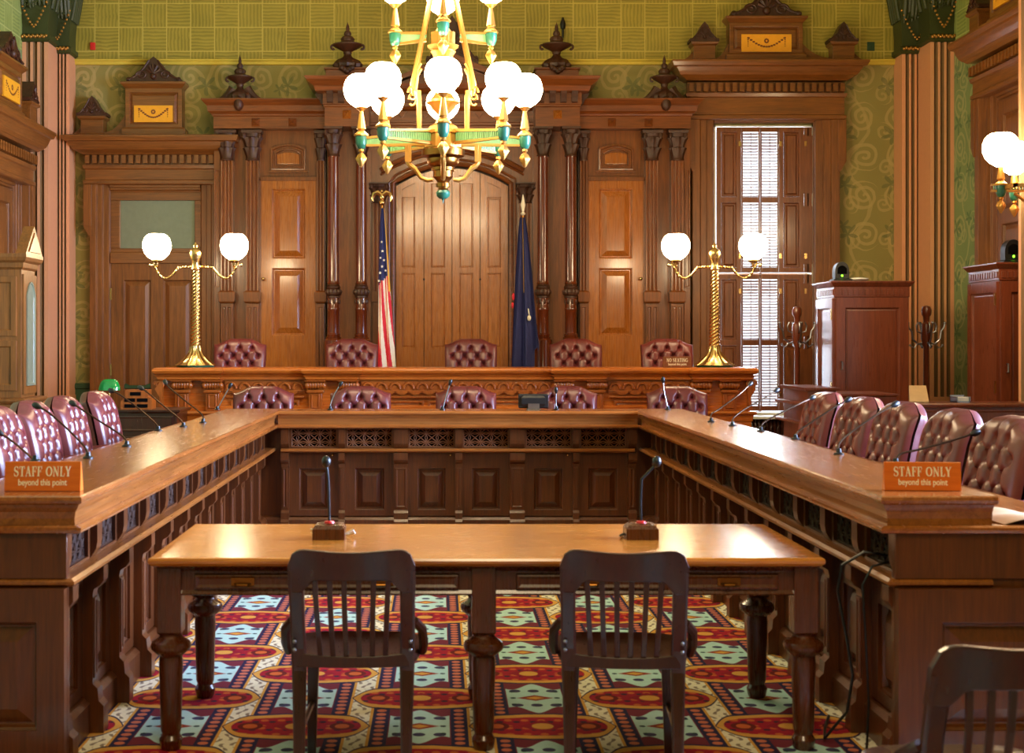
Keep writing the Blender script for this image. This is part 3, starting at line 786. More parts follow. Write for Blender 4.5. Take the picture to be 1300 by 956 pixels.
mid.tube([(a,YS+.04,z) for a, z in B], .03, 8); mid.tube([(a,YS+.045,z-.05) for a, z in B], .014, 6)
mid.build('arch_moulding', M['screen_h'], scr)
nl = 4; lw = (ox1-ox0-.06)/nl
zb0 = .85
def arc_z(x): return zsp + rise*(1-(2*(x-ox0)/(ox1-ox0)-1)**2)
for i in range(nl):
    a = ox0 + .03 + lw*i + .004; b_ = a + lw - .008
    mb = MB(); P = [(a,zb0),(b_,zb0)] + [(b_+(a-b_)*k/6, arc_z(b_+(a-b_)*k/6)-.05) for k in range(7)]
    mb.prism(P, 'y', YS+.155, YS+.175)
    pa, pb = a+lw*.24, b_-lw*.24
    pa, pb = (a+lw*.2, b_-lw*.3) if i in (0,) else (pa, pb)
    yf_ = YS + .125
    zt_ = min(arc_z(a), arc_z(b_)) - .18
    mb.framed(a, b_, zb0, zt_, yf_, [(pa,pb,SZ(441),SZ(346)),(pa,pb,SZ(339),zt_)], .016, (.014,.006), groove=.006)
    xx_ = [a, pa] + [pa+(pb-pa)*k/8 for k in range(1,8)] + [pb, b_]
    ct = lambda x: arc_z(x)-.13
    for xa_, xb_ in zip(xx_, xx_[1:]):
        inside = pa-1e-6 < (xa_+xb_)/2 < pb+1e-6
        lo0, lo1 = (ct(xa_), ct(xb_)) if inside else (zt_, zt_)
        mb.add([(xa_,yf_,lo0),(xb_,yf_,lo1),(xb_,yf_,arc_z(xb_)-.05),(xa_,yf_,arc_z(xa_)-.05)], [(0,1,2,3)])
        if inside: mb.add([(xa_,yf_,lo0),(xb_,yf_,lo1),(xb_,yf_+.03,lo1),(xa_,yf_+.03,lo0)], [(3,2,1,0)])
    for xx in (a, b_): mb.add([(xx,yf_,zb0),(xx,yf_+.04,zb0),(xx,yf_+.04,arc_z(xx)-.05),(xx,yf_,arc_z(xx)-.05)], [(0,1,2,3)])
    for xx in (pa, pb): mb.add([(xx,yf_,zt_),(xx,yf_+.03,zt_),(xx,yf_+.03,ct(xx)),(xx,yf_,ct(xx))], [(0,1,2,3)])
    g_ = .022
    P2 = [(pa+g_,zt_-.03),(pb-g_,zt_-.03)] + [(pb-g_+(pa-pb+2*g_)*k/6, ct(pb-g_+(pa-pb+2*g_)*k/6)-g_) for k in range(7)]
    mb.prism(P2, 'y', yf_+.010, yf_+.04)
    lo_ = mb.build('folding_leaf', M['screen_light'], scr, .002)
    if i in (1,2):
        k = MB(); kx = a-.004 if i == 1 else b_+.004
        k.ball((kx, YS+.122, SZ(354)), .012, 10, 6); k.build('keyhole', M['black'], lo_)
mb = MB(); mb.rl(ox0, ox1, YS+.07, YB-.02, [(0,.56),(0,.7),(-.02,.74),(-.02,.8),(-.05,.84)]); mb.build('sill', M['screen_h'], scr, .003)
mb = MB(); mb.box(ox0, ox1, YS+.18, YB-.012, .56, SZ(207)+.02); mb.build('backing_board', M['carved'], scr)
for sgn in (-1,1):
    a, b_ = (SX(473), SX(489)) if sgn < 0 else (2*CXS-SX(489), 2*CXS-SX(473))
    mb = MB(); fluted_faces(mb, a, b_, YS-.01, YS+.06, SZ(370), SZ(258), 3, .6, .015, .01); mb.box(a,b_,YS+.0,YS+.06,.56,SZ(383)); mb.box(a-.01,b_+.01,YS-.03,YS+.06,SZ(383),SZ(370))
    o = mb.build('pilaster', M['screen'], scr, .002)
    c = MB(); corinth(c, (a+b_)/2, YS+.02, .07, SZ(258), SZ(232), .7); c.build('capital', M['carved'], o)
mb = MB()
mb.rl(x0, x1, YS-.0, YB-.01, [(0,SZ(163)),(0,SZ(160)),(.015,SZ(159)),(.015,SZ(156)),(0,SZ(155)),(0,SZ(141)),(.03,SZ(139)),(.05,SZ(136)),(.05,SZ(131)),(.03,SZ(130)),(.03,SZ(120)),(.1,SZ(114)),(.12,SZ(108)),(.0,SZ(107))], sides=False)
dentils(mb, x0+.05, x1-.05, YS-.03, SZ(129), SZ(122), .07, .03)
for px in (510, 540, 574, 608, 638): 
    x = SX(px); mb.prism([(x-.06,SZ(142)),(x,SZ(150)),(x+.06,SZ(142))], 'y', YS-.03, YS)
mb.build('entablature', M['screen_h'], scr)
mb = MB(); gx0, gx1 = SX(500), 2*CXS-SX(500)
mb.prism([(gx0,SZ(107)),(gx1,SZ(107)),(CXS,SZ(78))], 'y', YS+.02, YB-.02)
for sx, g in ((1, gx0), (-1, gx1)):
    for w_, d_ in ((.05,.12),(.03,.18)):
        mb.prism([(g-sx*.05,SZ(107)),(g-sx*.05,SZ(107)+w_),(CXS,SZ(78)+w_+.06),(CXS,SZ(78))], 'y', YS+.1-d_, YB-.02)
po = mb.build('gable', M['screen_h'], scr)
mb = MB(); crest(mb, CXS, SZ(82), .62, SZ(20)-SZ(82), YS-.03, YS+.12)
mb.build('crest', M['carved'], po)

# ------------------------------------------------------------------ the high bench
YBn = 14.3
bn = empty('judges_bench', (0, YBn, 0), 0, 'long high honey-coloured oak bench with carved arches, five armchairs behind it', 'bench')
bx = lambda px: xs(px, YBn); bz = lambda py: zs(py, YBn)
BX0, BX1 = bx(199), bx(957); BT = bz(467)
secs = [(195,284),(383,460),(698,775),(873,961)]
mb = MB()
mb.rl(BX0, BX1, 0, .62, [(-.02,bz(476)),(.0,bz(475)),(.02,bz(473)),(.03,bz(470.5)),(.02,bz(468)),(.0,BT)])
for a, b_ in secs: mb.rl(bx(a)+.03, bx(b_)-.03, -.07, .3, [(-.02,bz(476)),(.0,bz(475)),(.02,bz(473)),(.03,bz(470.5)),(.02,bz(468)),(.0,BT+.0015)])
mb.build('bench_top', M['bench'], bn)
mb = MB()
mb.box(BX0+.04, BX1-.04, .09, .6, .0, bz(476))
mb.rl(BX0+.02, BX1-.02, .04, .6, [(0,bz(482)),(.0,bz(479)),(.02,bz(476))])
for a, b_ in secs: mb.rl(bx(a)+.06, bx(b_)-.06, -.02, .3, [(0,bz(483)),(.02,bz(481)),(.02,bz(479)),(.05,bz(476))])
mb.rl(BX0+.03, BX1-.03, .06, .6, [(0,bz(522)),(0,bz(516)),(-.015,bz(515))])
mb.build('bench_front', M['bench'], bn, .003)
pil = [(218,242),(257,281),(388,412),(430,454),(704,728),(746,770),(879,903),(915,939)]
for a, b_ in pil:
    p = MB(); X0, X1 = bx(a), bx(b_); xm = (X0+X1)/2; hw = (X1-X0)/2
    p.box(X0+.03, X1-.03, .02, .09, bz(522), bz(497))
    p.panel(X0+.05, X1-.05, bz(519), bz(500), .02, [(0,0),(.006,-.01),(.014,-.01),(.02,.006)])
    p.rl(X0+.02, X1-.02, .005, .09, [(.0,bz(499.5)),(.01,bz(498)),(.01,bz(496)),(0,bz(495))])
    for k in range(7):
        x = X0 + 2*hw*(k+.5)/7
        p.ball((x, .03, bz(489)), .026, 10, 8, sz=1.5)
    p.ball((X0+.012,.03,bz(489.5)), .03, 10, 8, sz=1.2); p.ball((X1-.012,.03,bz(489.5)), .03, 10, 8, sz=1.2)
    p.rl(X0, X1, -.01, .09, [(.0,bz(485)),(.012,bz(484)),(.012,bz(483))])
    p.build('console_pilaster', M['bench_v'], bn, .002)
for a, b_ in ((284,386),(458,700),(773,876)):
    p = MB(); X0, X1 = bx(a), bx(b_); n = round((X1-X0)/.142)
    p.box(X0, X1, .07, .095, bz(500), bz(484))
    for k in range(n):
        x = X0 + (X1-X0)*(k+.5)/n; zc_ = bz(494)
        p.tube([(x+.050*math.cos(t), .062, zc_+.058*math.sin(t)) for t in [PI*j/10 for j in range(11)]], .015, 6)
        P = [(x+.062*math.cos(t)+.07, bz(497)-.036*abs(math.sin(t))) for t in [PI+PI*j/8 for j in range(9)]]
        if k < n-1: p.prism(P, 'y', .045, .08)
    p.box(X0, X1, .06, .1, bz(497.2), bz(496))
    p.rl(X0+.02, X1-.02, .05, .1, [(0,bz(506)),(.01,bz(505)),(.01,bz(503.5)),(0,bz(503))])
    nn = 1 if b_-a < 150 else 3
    for k in range(nn):
        w = (X1-X0-.08)/nn; p.panel(X0+.06+w*k, X0+.02+w*(k+1), bz(520), bz(509), .09, [(0,0),(0,-.025),(.02,-.025),(.03,0),(.05,-.005)])
    p.build('arcaded_panel', M['bench_v'], bn, .002)
for sx, X in ((-1, BX0), (1, BX1)):
    p = MB()
    p.tube([(X+sx*(-.02+.05*math.cos(q)*(1-q/16)), .02, bz(488)+.05*math.sin(q)*(1-q/16)) for q in [k*.6 for k in range(18)]], .018, 8)
    p.prism([(X-sx*.05,bz(522)),(X-sx*.01,bz(520)),(X-sx*.03,bz(505)),(X+sx*.02,bz(494)),(X-sx*.03,bz(484)),(X-sx*.06,bz(484))], 'y', .0, .08)
    p.build('scroll_bracket', M['bench_v'], bn, .003)
mb = MB()
mb.rl(bx(206), bx(958), -.07, .1, [(-.02,.0),(-.02,.12),(-.04,.14),(-.04,bz(536)),(-.03,bz(534)),(-.02,bz(527)),(.0,bz(526)),(.01,bz(524)),(0,bz(522))])
mb.build('base_ledge', M['bench'], bn)

# ------------------------------------------------------------------ tufted leather armchairs
def tufted_back():
    w, z0, z1, t = .285, .44, 1.06, .14
    nu, nv = 78, 70
    U, Vv = np.meshgrid(np.linspace(-1,1,nu), np.linspace(0,1,nv))
    sm = np.clip((np.abs(U)-.3)/.7, 0, 1); sm = sm*sm*(3-2*sm)
    ztop = z1 - .065*sm
    Z = z0 + Vv*(ztop - z0); Xx = U*w*(1.0 + .0*Vv) * (1-.06*(1-Vv)**2)
    rho = np.clip((1-np.abs(U)**7), 0, 1)**.45*np.clip((1-np.abs(2*Vv-1)**12), 0, 1)**.45
    yc = .22 + .10*Vv**1.3 + .06*np.clip(Vv-.8, 0, 1)
    btn = []
    rows = 6; dz = .086; zt = z1 - .105
    for r in range(rows):
        n = 4 if r % 2 == 0 else 5
        if r % 2 == 0: xs_ = [-.135,0,.135]
        else: xs_ = [-.2025+.135*i for i in range(4)]
        for x in xs_: btn.append((x, zt - dz*r))
    dep = np.zeros_like(Xx)
    def seg(p, q, A, sg):
        px, pz = p; qx, qz = q; L2 = (qx-px)**2+(qz-pz)**2
        tt = np.clip(((Xx-px)*(qx-px)+(Z-pz)*(qz-pz))/L2, 0, 1)
        d2 = (Xx-px-tt*(qx-px))**2+(Z-pz-tt*(qz-pz))**2
        return A*np.exp(-d2/(2*sg*sg))
    crease = np.zeros_like(Xx)
    for i, p in enumerate(btn):
        dep = np.maximum(dep, .044*np.exp(-((Xx-p[0])**2+(Z-p[1])**2)/(2*.017**2)))
        for q in btn[i+1:]:
            if abs(abs(p[0]-q[0])-.0675) < .01 and abs(p[1]-q[1]) < .1: crease = np.maximum(crease, seg(p, q, .014, .0085))
    for x, z in btn[:3]: crease = np.maximum(crease, seg((x,z), (x*1.05, z+.13), .012, .007))
    pf = .024*np.clip(1-np.abs(U)**4, 0, 1)
    Yf = yc - .045*U**2 - t/2*rho - pf*rho + (dep + crease)*np.clip(rho*1.3, 0, 1)
    Yb_ = yc - .03*U**2 + t/2*rho
    mb = MB()
    vf = np.stack([Xx, Yf, Z], -1).reshape(-1,3); vb = np.stack([Xx, Yb_, Z], -1).reshape(-1,3)
    fs = []
    for j in range(nv-1):
        for i in range(nu-1):
            k = j*nu+i; fs.append((k, k+1, k+nu+1, k+nu))
    mb.add(vf.tolist(), fs, True); mb.add(vb.tolist(), [f[::-1] for f in fs], True)
    return mb
def make_chair():
    r = empty('leather_armchair', (0,0,0))
    tufted_back().build('backrest', M['leather'], r)
    s = MB(); R = []
    for k, (g, z) in enumerate(((-.03,.36),(0,.37),(.012,.40),(.012,.44),(.0,.465),(-.03,.48),(-.1,.488))):
        ring = []
        for j in range(40):
            t = 2*PI*j/40; ct, st = math.cos(t), math.sin(t); e = .45
            ring.append(((.27+g)*abs(ct)**e*(1 if ct > 0 else -1), -.02+(.27+g)*abs(st)**e*(1 if st > 0 else -1), z))
        R.append(ring)
    s.loft(R, smooth=True); s.build('seat', M['leather'], r)
    for sx in (-1,1):
        a = MB(); x = sx*.295
        pts = [(x,.26,.66),(x,.12,.675),(x,-.05,.68),(x,-.18,.672),(x,-.22,.64),(x,-.22,.56),(x,-.20,.44),(x,-.15,.40)]
        R = []
        for k, p in enumerate(pts):
            wv, hv = .042, .032
            d = Vector(pts[min(k+1,7)]) - Vector(pts[max(k-1,0)]); d.normalize(); nrm = Vector((0, -d.z, d.y))
            R.append([tuple(Vector(p) + Vector((1,0,0))*wv*math.cos(q) + nrm*hv*math.sin(q)) for q in [2*PI*j/10 for j in range(10)]])
        a.loft(R, smooth=True)
        P = [(.27,.42),(-.18,.42),(-.2,.52),(-.2,.62),(-.16,.65),(.26,.65)]
        a.prism(P, 'x', x-.03, x+.03)
        a.build('armrest', M['leather'], r, .008)
    p = MB(); p.lathe(0, 0, [(.03,.10),(.03,.22),(.045,.23),(.045,.34),(.12,.35),(.14,.365)], 16); p.build('pedestal', M['steel'], r)
    for k in range(5):
        t = 2*PI*k/5 + .3; g = MB()
        g.tube([(.02*math.cos(t),.02*math.sin(t),.12),(.16*math.cos(t),.16*math.sin(t),.10),(.29*math.cos(t),.29*math.sin(t),.065)], [.03,.026,.02], 8)
        g.ball((.29*math.cos(t),.29*math.sin(t),.03), .03, 10, 7); g.build('leg', M['black'], r)
    return r
ch0 = make_chair(); used = [0]
def chair(x, y, z, rz, label, group):
    if used[0] == 0: o = ch0; o.location = (x,y,z); o.rotation_euler = (0,0,rz); o['label'] = label
    else: o = dup(ch0, (x,y,z), rz, label)
    used[0] = 1; o['category'] = 'armchair'; o['group'] = group
    return o
for px, t, lab in ((304,.02,'burgundy tufted armchair behind the high bench, beside the left brass lamp'),
               (446.5,0,'burgundy tufted armchair behind the high bench, just left of the striped flag'),
               (598,0,'burgundy tufted armchair behind the middle of the high bench, between the two flags'),
               (731,-.03,'burgundy tufted armchair behind the high bench, just right of the navy flag'),
               (847.5,-.02,'burgundy tufted armchair behind the high bench, with a small wooden sign in front')):
    chair(xs(px,15.42), 15.24, .565, t, lab, 'armchairs behind the high bench')
for px, t, lab in ((335.5,.03,'burgundy armchair at the left end of the middle desk, below the high bench'),
               (461.5,.10,'brownish burgundy armchair at the middle desk, second from the left end'),
               (591.5,0,'burgundy armchair at the centre of the middle desk, thin microphone before its left half'),
               (713.5,-.16,'burgundy armchair at the middle desk, behind the small black screen'),
               (859.5,.0,'burgundy armchair at the right corner of the middle desk, microphone in front')):
    chair(xs(px,13.35), 13.08, .112, t, lab, 'armchairs behind the middle desk')
for Y, lab in ((7.75,'burgundy armchair behind left counter, cut off by the left edge of the picture'),
               (8.42,'burgundy armchair behind left counter, nearest wholly visible one above the staff sign'),
               (9.15,'burgundy armchair behind left counter, middle one of the three whole ones'),
               (10.05,'burgundy armchair behind left counter, farthest from the camera, below the green lamp')):
    chair(-2.13, Y, .182, PI/2+.0, lab, 'armchairs behind the left counter')
for Y, t, lab in ((6.66,.04,'large burgundy armchair behind right counter, nearest the camera at the picture edge'),
               (7.40,.0,'burgundy armchair behind right counter, just above the right staff sign'),
               (8.24,.04,'burgundy armchair behind right counter, middle of the row of five'),
               (9.0,.06,'burgundy armchair behind right counter, second from the far end'),
               (9.88,.03,'burgundy armchair behind right counter, farthest one beside the stepped lectern')):
    chair(2.40, Y, .182, -PI/2+t, lab, 'armchairs behind the right counter')
# ------------------------------------------------------------------ the U of desks
def lattice_mesh(w, h):
    """fretwork of interlaced circles and crosses in front of a dark sheet painted as recess shade; centred on x=0, y=0, z=0"""
    mb = MB(); n = max(2, round(w/.088)); p = w/n; q = h/2
    for i in range(n+1):
        for j in range(3):
            cx_, cz_ = -w/2+p*i, -h/2+q*j
            pts = []
            for k in range(13):
                t = 2*PI*k/12; x = cx_+p*.5*math.cos(t)*1.22; z = cz_+q*.5*math.sin(t)*1.22
                pts.append((min(max(x,-w/2),w/2), 0, min(max(z,-h/2),h/2)))
            mb.tube(pts[:-1], .004, 4, smooth=False, closed=True)
    for i in range(n):
        for j in range(2):
            x, z = -w/2+p*i, -h/2+q*j
            mb.tube([(x,0,z),(x+p,0,z+q)], .0045, 4, smooth=False); mb.tube([(x+p,0,z),(x,0,z+q)], .0045, 4, smooth=False)
    mb.tube([(-w/2,0,-h/2),(w/2,0,-h/2),(w/2,0,h/2),(-w/2,0,h/2)], .008, 4, smooth=False, closed=True)
    mb.box(-w/2, w/2, .03, .034, -h/2, h/2, 1)  # flat backing sheet, its near-black colour stands for the shade behind the fretwork
    return mb
DT = 1.022                                              # height of the counters
def desk(name, loc, rz, label, x0, x1, cw, dep, bays, pils, lw, lh, wrap_=True):
    """face at y=0 towards the middle of the U; x along the desk"""
    r = empty(name, loc, rz, label, 'desk')
    mb = MB(); mb.rl(x0, x1, 0, cw, [(-.012,DT-.034),(0,DT-.027),(.004,DT-.017),(0,DT-.005),(-.008,DT)], sides=wrap_)
    mb.build('countertop', M['desk_x'], r)
    mb = MB(); mb.rl(x0, x1, 0, cw-.01, [(-.03,.91),(-.032,.935),(-.028,.96),(-.018,.976),(-.012,DT-.034)], sides=wrap_); mb.build('fascia', M['desk_mold'], r)
    mb = MB(); mb.rl(x0, x1, 0, dep, [(-.02,.880),(-.004,.885),(0,.895),(0,.905),(-.012,.911)], sides=wrap_); mb.build('worktop', M['desk_x'], r)
    mb = MB(); g_ = .04 if wrap_ else -.16
    mb.box(x0+g_, x1-g_, .175, .42, .0, .88); mb.rl(x0+g_, x1-g_, .10, .42, [(0,.0),(0,.12),(-.02,.14),(-.07,.15)], sides=False)
    if wrap_: mb.box(x1-.07, x1-.04, .06, dep-.04, 0, .88) if wrap_ == 'hi' else mb.box(x0+.04, x0+.07, .06, dep-.04, 0, .88)
    mb.build('carcass', M['desk_body'], r)
    mb = MB(); mb.rl(x0+.02, x1-.02, .03, .42, [(-.03,.678),(-.01,.684),(0,.692),(0,.702),(-.015,.712)], sides=bool(wrap_)); mb.build('ledge', M['desk_mold'], r)
    g0 = None
    for a, b_ in bays:
        xm = (a+b_)/2
        if g0 is None: g0 = lattice_mesh(lw, lh).build('lattice_grille', [M['fret_shaded' if wrap_ else 'fret'], M['dark']], r); g0.location = (xm, .12, .797); 
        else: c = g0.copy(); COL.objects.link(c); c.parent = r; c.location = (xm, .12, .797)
        mb = MB()
        mb.box(a, xm-lw/2, .10, .17, .712, .88); mb.box(xm+lw/2, b_, .10, .17, .712, .88)
        mb.box(xm-lw/2, xm+lw/2, .10, .17, .712, .797-lh/2); mb.box(xm-lw/2, xm+lw/2, .10, .17, .797+lh/2, .88)
        mb.box(a, b_, .13, .175, .60, .676)
        w_ = b_ - a; mb.framed(a, b_, .15, .602, .13, [(a+w_*.2, b_-w_*.2, .20, .545)], .036, (.05,.026), groove=.014)
        mb.build('front_panel', M['desk_body'], r)
    for a, b_ in pils:
        mb = MB(); m = (a+b_)/2
        mb.prism([(.07,.88),(.07,.78),(.075,.75),(.09,.725),(.10,.712),(.17,.712),(.17,.88)], 'x', a, b_)
        mb.prism([(.045,.678),(.045,.62),(.06,.60),(.085,.585),(.09,.56),(.09,.2),(.07,.18),(.065,.13),(.045,.11),(.045,0),(.17,0),(.17,.678)], 'x', a, b_)
        mb.panel(a+.012, b_-.012, .22, .55, .0895, [(0,0),(0,-.006),(.014,-.006),(.018,.006)])
        mb.build('pilaster', M['desk_body'], r, .004)
    return r
# middle desk: local x = world x
YM = 11.6
mx = lambda px: xs(px, YM+.1)
ml, mr = -1.317, 1.630
cb = [(367,430),(438,500),(518,578),(587,647),(666,727),(735,797)]
ps = [(357,367),(430,438),(500,518),(578,587),(647,666),(727,735),(797,808)]
d = desk('front_desk', (0, YM, 0), 0, 'middle oak desk at far end of the U with six fretwork grilles', ml+.0, mr-.0, .45, .8, [(mx(a), mx(b_)) for a, b_ in cb], [(mx(a), mx(b_)) for a, b_ in ps], .365, .15, False)
for px in (422, 572, 721):
    k = MB(); k.ball((mx(px), .115, .655), .011, 10, 7); k.tube([(mx(px),.13,.655),(mx(px),.115,.655)], .006, 8); k.build('brass_knob', M['gold'], d)
# side desks: near end at Y=5.22, far end meets the middle desk
Y0 = 5.22; L = YM + .45 - Y0; inner = YM - Y0
pitch = .482; fb = [(.06+pitch*i+.08, .06+pitch*i+pitch) for i in range(13)]
pb = [(.06+pitch*i, .06+pitch*i+.08) for i in range(13)]
desk('side_desk', (ml, Y0, 0), PI/2, 'long oak counter on the left side with fretwork grilles', 0, L, .48, .86, fb, pb, .34, .15, 'lo')
fb2 = [(L-b_, L-a) for a, b_ in fb]; pb2 = [(L-b_, L-a) for a, b_ in pb]
desk('side_desk', (mr, YM+.45, 0), -PI/2, 'long oak counter on the right side with a black cable at its near end', 0, L, .43, .86, fb2, pb2, .34, .15, 'hi')
for root, xe in [(o, 0) for o in COL.objects if o.name in ('side_desk','side_desk.001')]:
    # raised panel on the near end, facing the camera
    mb = MB()
    if root.name == 'side_desk':
        mb.M = Matrix.Translation((.04,0,0)) @ Matrix.Rotation(-PI/2, 4, 'Z')     # local -y of panel -> -x of desk
        a, b_ = -.82, -.06
    else:
        mb.M = Matrix.Translation((L-.04,0,0)) @ Matrix.Rotation(PI/2, 4, 'Z'); a, b_ = .06, .82
    mb.box(a, b_, -.012, .0, 0, .68); mb.box(a, b_, -.012, 0, .712, .88)
    mb.framed(a, b_, 0, .68, -.05, [(a+.16, b_-.10, .16, .56)], .036, (.06,.02), groove=.016)
    mb.build('end_panel', M['desk_body'], root, .003)

# ------------------------------------------------------------------ committee table
tb = empty('committee_table', (0,0,0), 0, 'long golden oak table with drawers standing across the mouth of the U', 'table')
TX0, TX1, TY0, TY1 = -1.118, 1.485, 5.44, 6.47
mb = MB(); mb.rl(TX0, TX1, TY0, TY1, [(-.03,.722),(-.012,.728),(-.002,.738),(0,.748),(-.004,.757),(-.012,.760)], back=True); mb.build('tabletop', M['table'], tb)
mb = MB(); ax0, ax1, ay0, ay1 = TX0+.05, TX1-.04, TY0+.07, TY1-.07
mb.rl(ax0, ax1, ay0, ay1, [(0,.605),(.008,.61),(0,.625),(0,.70),(.02,.712),(.035,.722)], back=True); mb.build('apron', M['table_leg'], tb, .003)
for a, b_ in ((-.95,-.57),(-.52,.08),(.30,.88),(.93,1.32)):
    dw = MB(); dw.panel(a, b_, .628, .69, ay0, [(0,0),(.004,-.012),(.01,-.014),(.02,-.008),(.03,-.008)])
    do = dw.build('drawer', M['table_leg'], tb)
    h = MB(); m = (a+b_)/2; h.box(m-.045, m+.045, ay0-.016, ay0-.008, .645, .675); h.tube([(m-.03,ay0-.016,.652),(m-.02,ay0-.03,.65),(m+.02,ay0-.03,.65),(m+.03,ay0-.016,.652)], .004, 6)
    h.build('drawer_pull', M['bronze'], do)
def table_leg(X, Y):
    g = MB(); hb = .047
    g.rl(X-hb, X+hb, Y-hb, Y+hb, [(0,.60),(0,.46),(-.008,.452)][::-1] + [(0,.72)], back=True)
    g.lathe(X, Y, [(.034,.0),(.04,.01),(.046,.04),(.034,.06),(.04,.08),(.043,.2),(.047,.34),(.044,.365),(.05,.37),(.075,.39),(.079,.405),(.074,.42),(.05,.435),(.042,.445),(.045,.453)], 22)
    g.build('leg', M['table_leg'], tb, .003)
for X, Y in ((TX0+.072,TY0+.10),(TX1-.06,TY0+.10),(.175,TY0+.10),(TX0+.072,TY1-.12),(TX1-.06,TY1-.12),(.175,TY1-.12)): table_leg(X, Y)

# ------------------------------------------------------------------ slat-back wooden chairs, seen from behind
def bank_chair():
    r = empty('slat_back_chair', (0,0,0))                       # faces +y, back towards -y
    yb = lambda z: -.19 - .13*max(0, (z-.46)/.42)**1.1
    cur = lambda x: -.045*(1-(x/.22)**2)                        # backrest bows backwards
    for sx in (-1,1):
        mb = MB(); R = []
        for z, w, xo in ((0,.018,.19),(.2,.021,.19),(.42,.026,.192),(.5,.027,.194),(.62,.026,.195),(.72,.027,.195),(.79,.028,.194)):
            x = sx*xo; y = yb(z) + (.0 if z > .4 else -.05*(.42-z)/.42)
            R.append([(x-w,y-.018,z),(x+w,y-.018,z),(x+w,y+.018,z),(x-w,y+.018,z)])
        mb.loft(R); mb.build('back_leg', M['chair_dark'], r, .008)
    # crest rail: wide, rounded at its corners, dipping slightly in the middle
    mb = MB(); n = 28; top = []; bot = []
    for k in range(n+1):
        x = -.223 + .446*k/n; a = abs(x)/.223
        rc = .062; zt = .866 - .006*math.cos(PI*a)
        if abs(x) > .223 - rc: dx = abs(x) - (.223-rc); zt -= rc - math.sqrt(max(0, rc*rc-dx*dx))
        zb_ = .757
        if abs(x) > .125: zb_ = .757 - .045*((abs(x)-.125)/.043)**2 if abs(x) < .168 else .71
        zt = max(zt, zb_+.004)
        top.append((x, zt)); bot.append((x, zb_))
    R = []
    for (x, zt), (_, zb_) in zip(top, bot):
        y1, y0 = yb(zt)+cur(x)*.6, yb(zb_)+cur(x)*.6
        R.append([(x,y0-.016,zb_),(x,y1-.013,zt),(x,y1+.013,zt),(x,y0+.016,zb_)])
    mb.loft(R, smooth=False); mb.build('crest_rail', M['chair_dark'], r, .005)
    for k in range(6):
        x = -.115 + .046*k; mb = MB(); R = []
        for z in (.47,.55,.65,.76):
            y = yb(z) + cur(x)*.6 - .02*math.sin(PI*(z-.47)/.29); xx = x*(1+.12*(z-.47)/.29)
            R.append([(xx-.0095,y-.006,z),(xx+.0095,y-.006,z),(xx+.0095,y+.006,z),(xx-.0095,y+.006,z)])
        mb.loft(R); mb.build('slat', M['chair_dark'], r, .003)
    # saddle seat
    mb = MB(); R = []
    def out(t, g):
        ct, st = math.cos(t), math.sin(t); e = .5
        y = .03 + (.235+g)*abs(st)**e*(1 if st > 0 else -1); wx_ = .235 + .02*(y/.26)
        return ((wx_+g)*abs(ct)**e*(1 if ct > 0 else -1), y)
    for g, z in ((-.02,.425),(0,.43),(.006,.445),(0,.462),(-.012,.468),(-.05,.458),(-.11,.450),(-.18,.452)):
        R.append([out(2*PI*j/48, g) + (z,) for j in range(48)])
    mb.loft(R, smooth=True); mb.build('seat', M['chair_dark'], r)
    mb = MB(); R = []
    for k in range(15):
        x = -.2 + .4*k/14; y = -.195 + cur(x)*.6
        R.append([(x,y-.012,.435),(x,y-.012,.485-.01*(1-(x/.2)**2)),(x,y+.012,.485-.01*(1-(x/.2)**2)),(x,y+.012,.435)])
    mb.loft(R); mb.build('back_rail', M['chair_dark'], r, .004)
    for sx in (-1,1):
        mb = MB(); mb.loft([[(sx*x-w,y-w,z),(sx*x+w,y-w,z),(sx*x+w,y+w,z),(sx*x-w,y+w,z)] for z, w, x, y in ((0,.016,.185,.22),(.25,.02,.18,.215),(.43,.023,.175,.21))])
        mb.build('front_leg', M['chair_dark'], r, .004)
        mb = MB(); mb.tube([(sx*.19,-.21,.2),(sx*.182,.21,.2)], .012, 8); mb.build('stretcher', M['chair_dark'], r)
        # arm bracket curving down to the seat side
        mb = MB(); mb.tube([(sx*.218,-.215,.60),(sx*.245,-.16,.56),(sx*.25,-.10,.50),(sx*.245,-.05,.455)], [.016,.018,.018,.016], 8); mb.build('hip_brace', M['chair_dark'], r)
        mb = MB()
        for z in (.50,.53): mb.ball((sx*.205,-.235,z), .007, 8, 6)
        mb.build('bolt', M['steel'], r)
    return r
bc = bank_chair()
bc.location = (-.305, 5.25, 0); tag(bc, 'dark slat-back wooden chair at the left half of the long table, back to camera', 'chair')
dup(bc, (.675, 5.23, 0), -.10, 'dark slat-back wooden chair at the right half of the long table, back to camera')['group'] = 'slat-back chairs'
dup(bc, (1.395, 3.70, 0), .02, 'dark wooden chair in bottom right corner, only its top rail showing')['group'] = 'slat-back chairs'
bc['group'] = 'slat-back chairs'

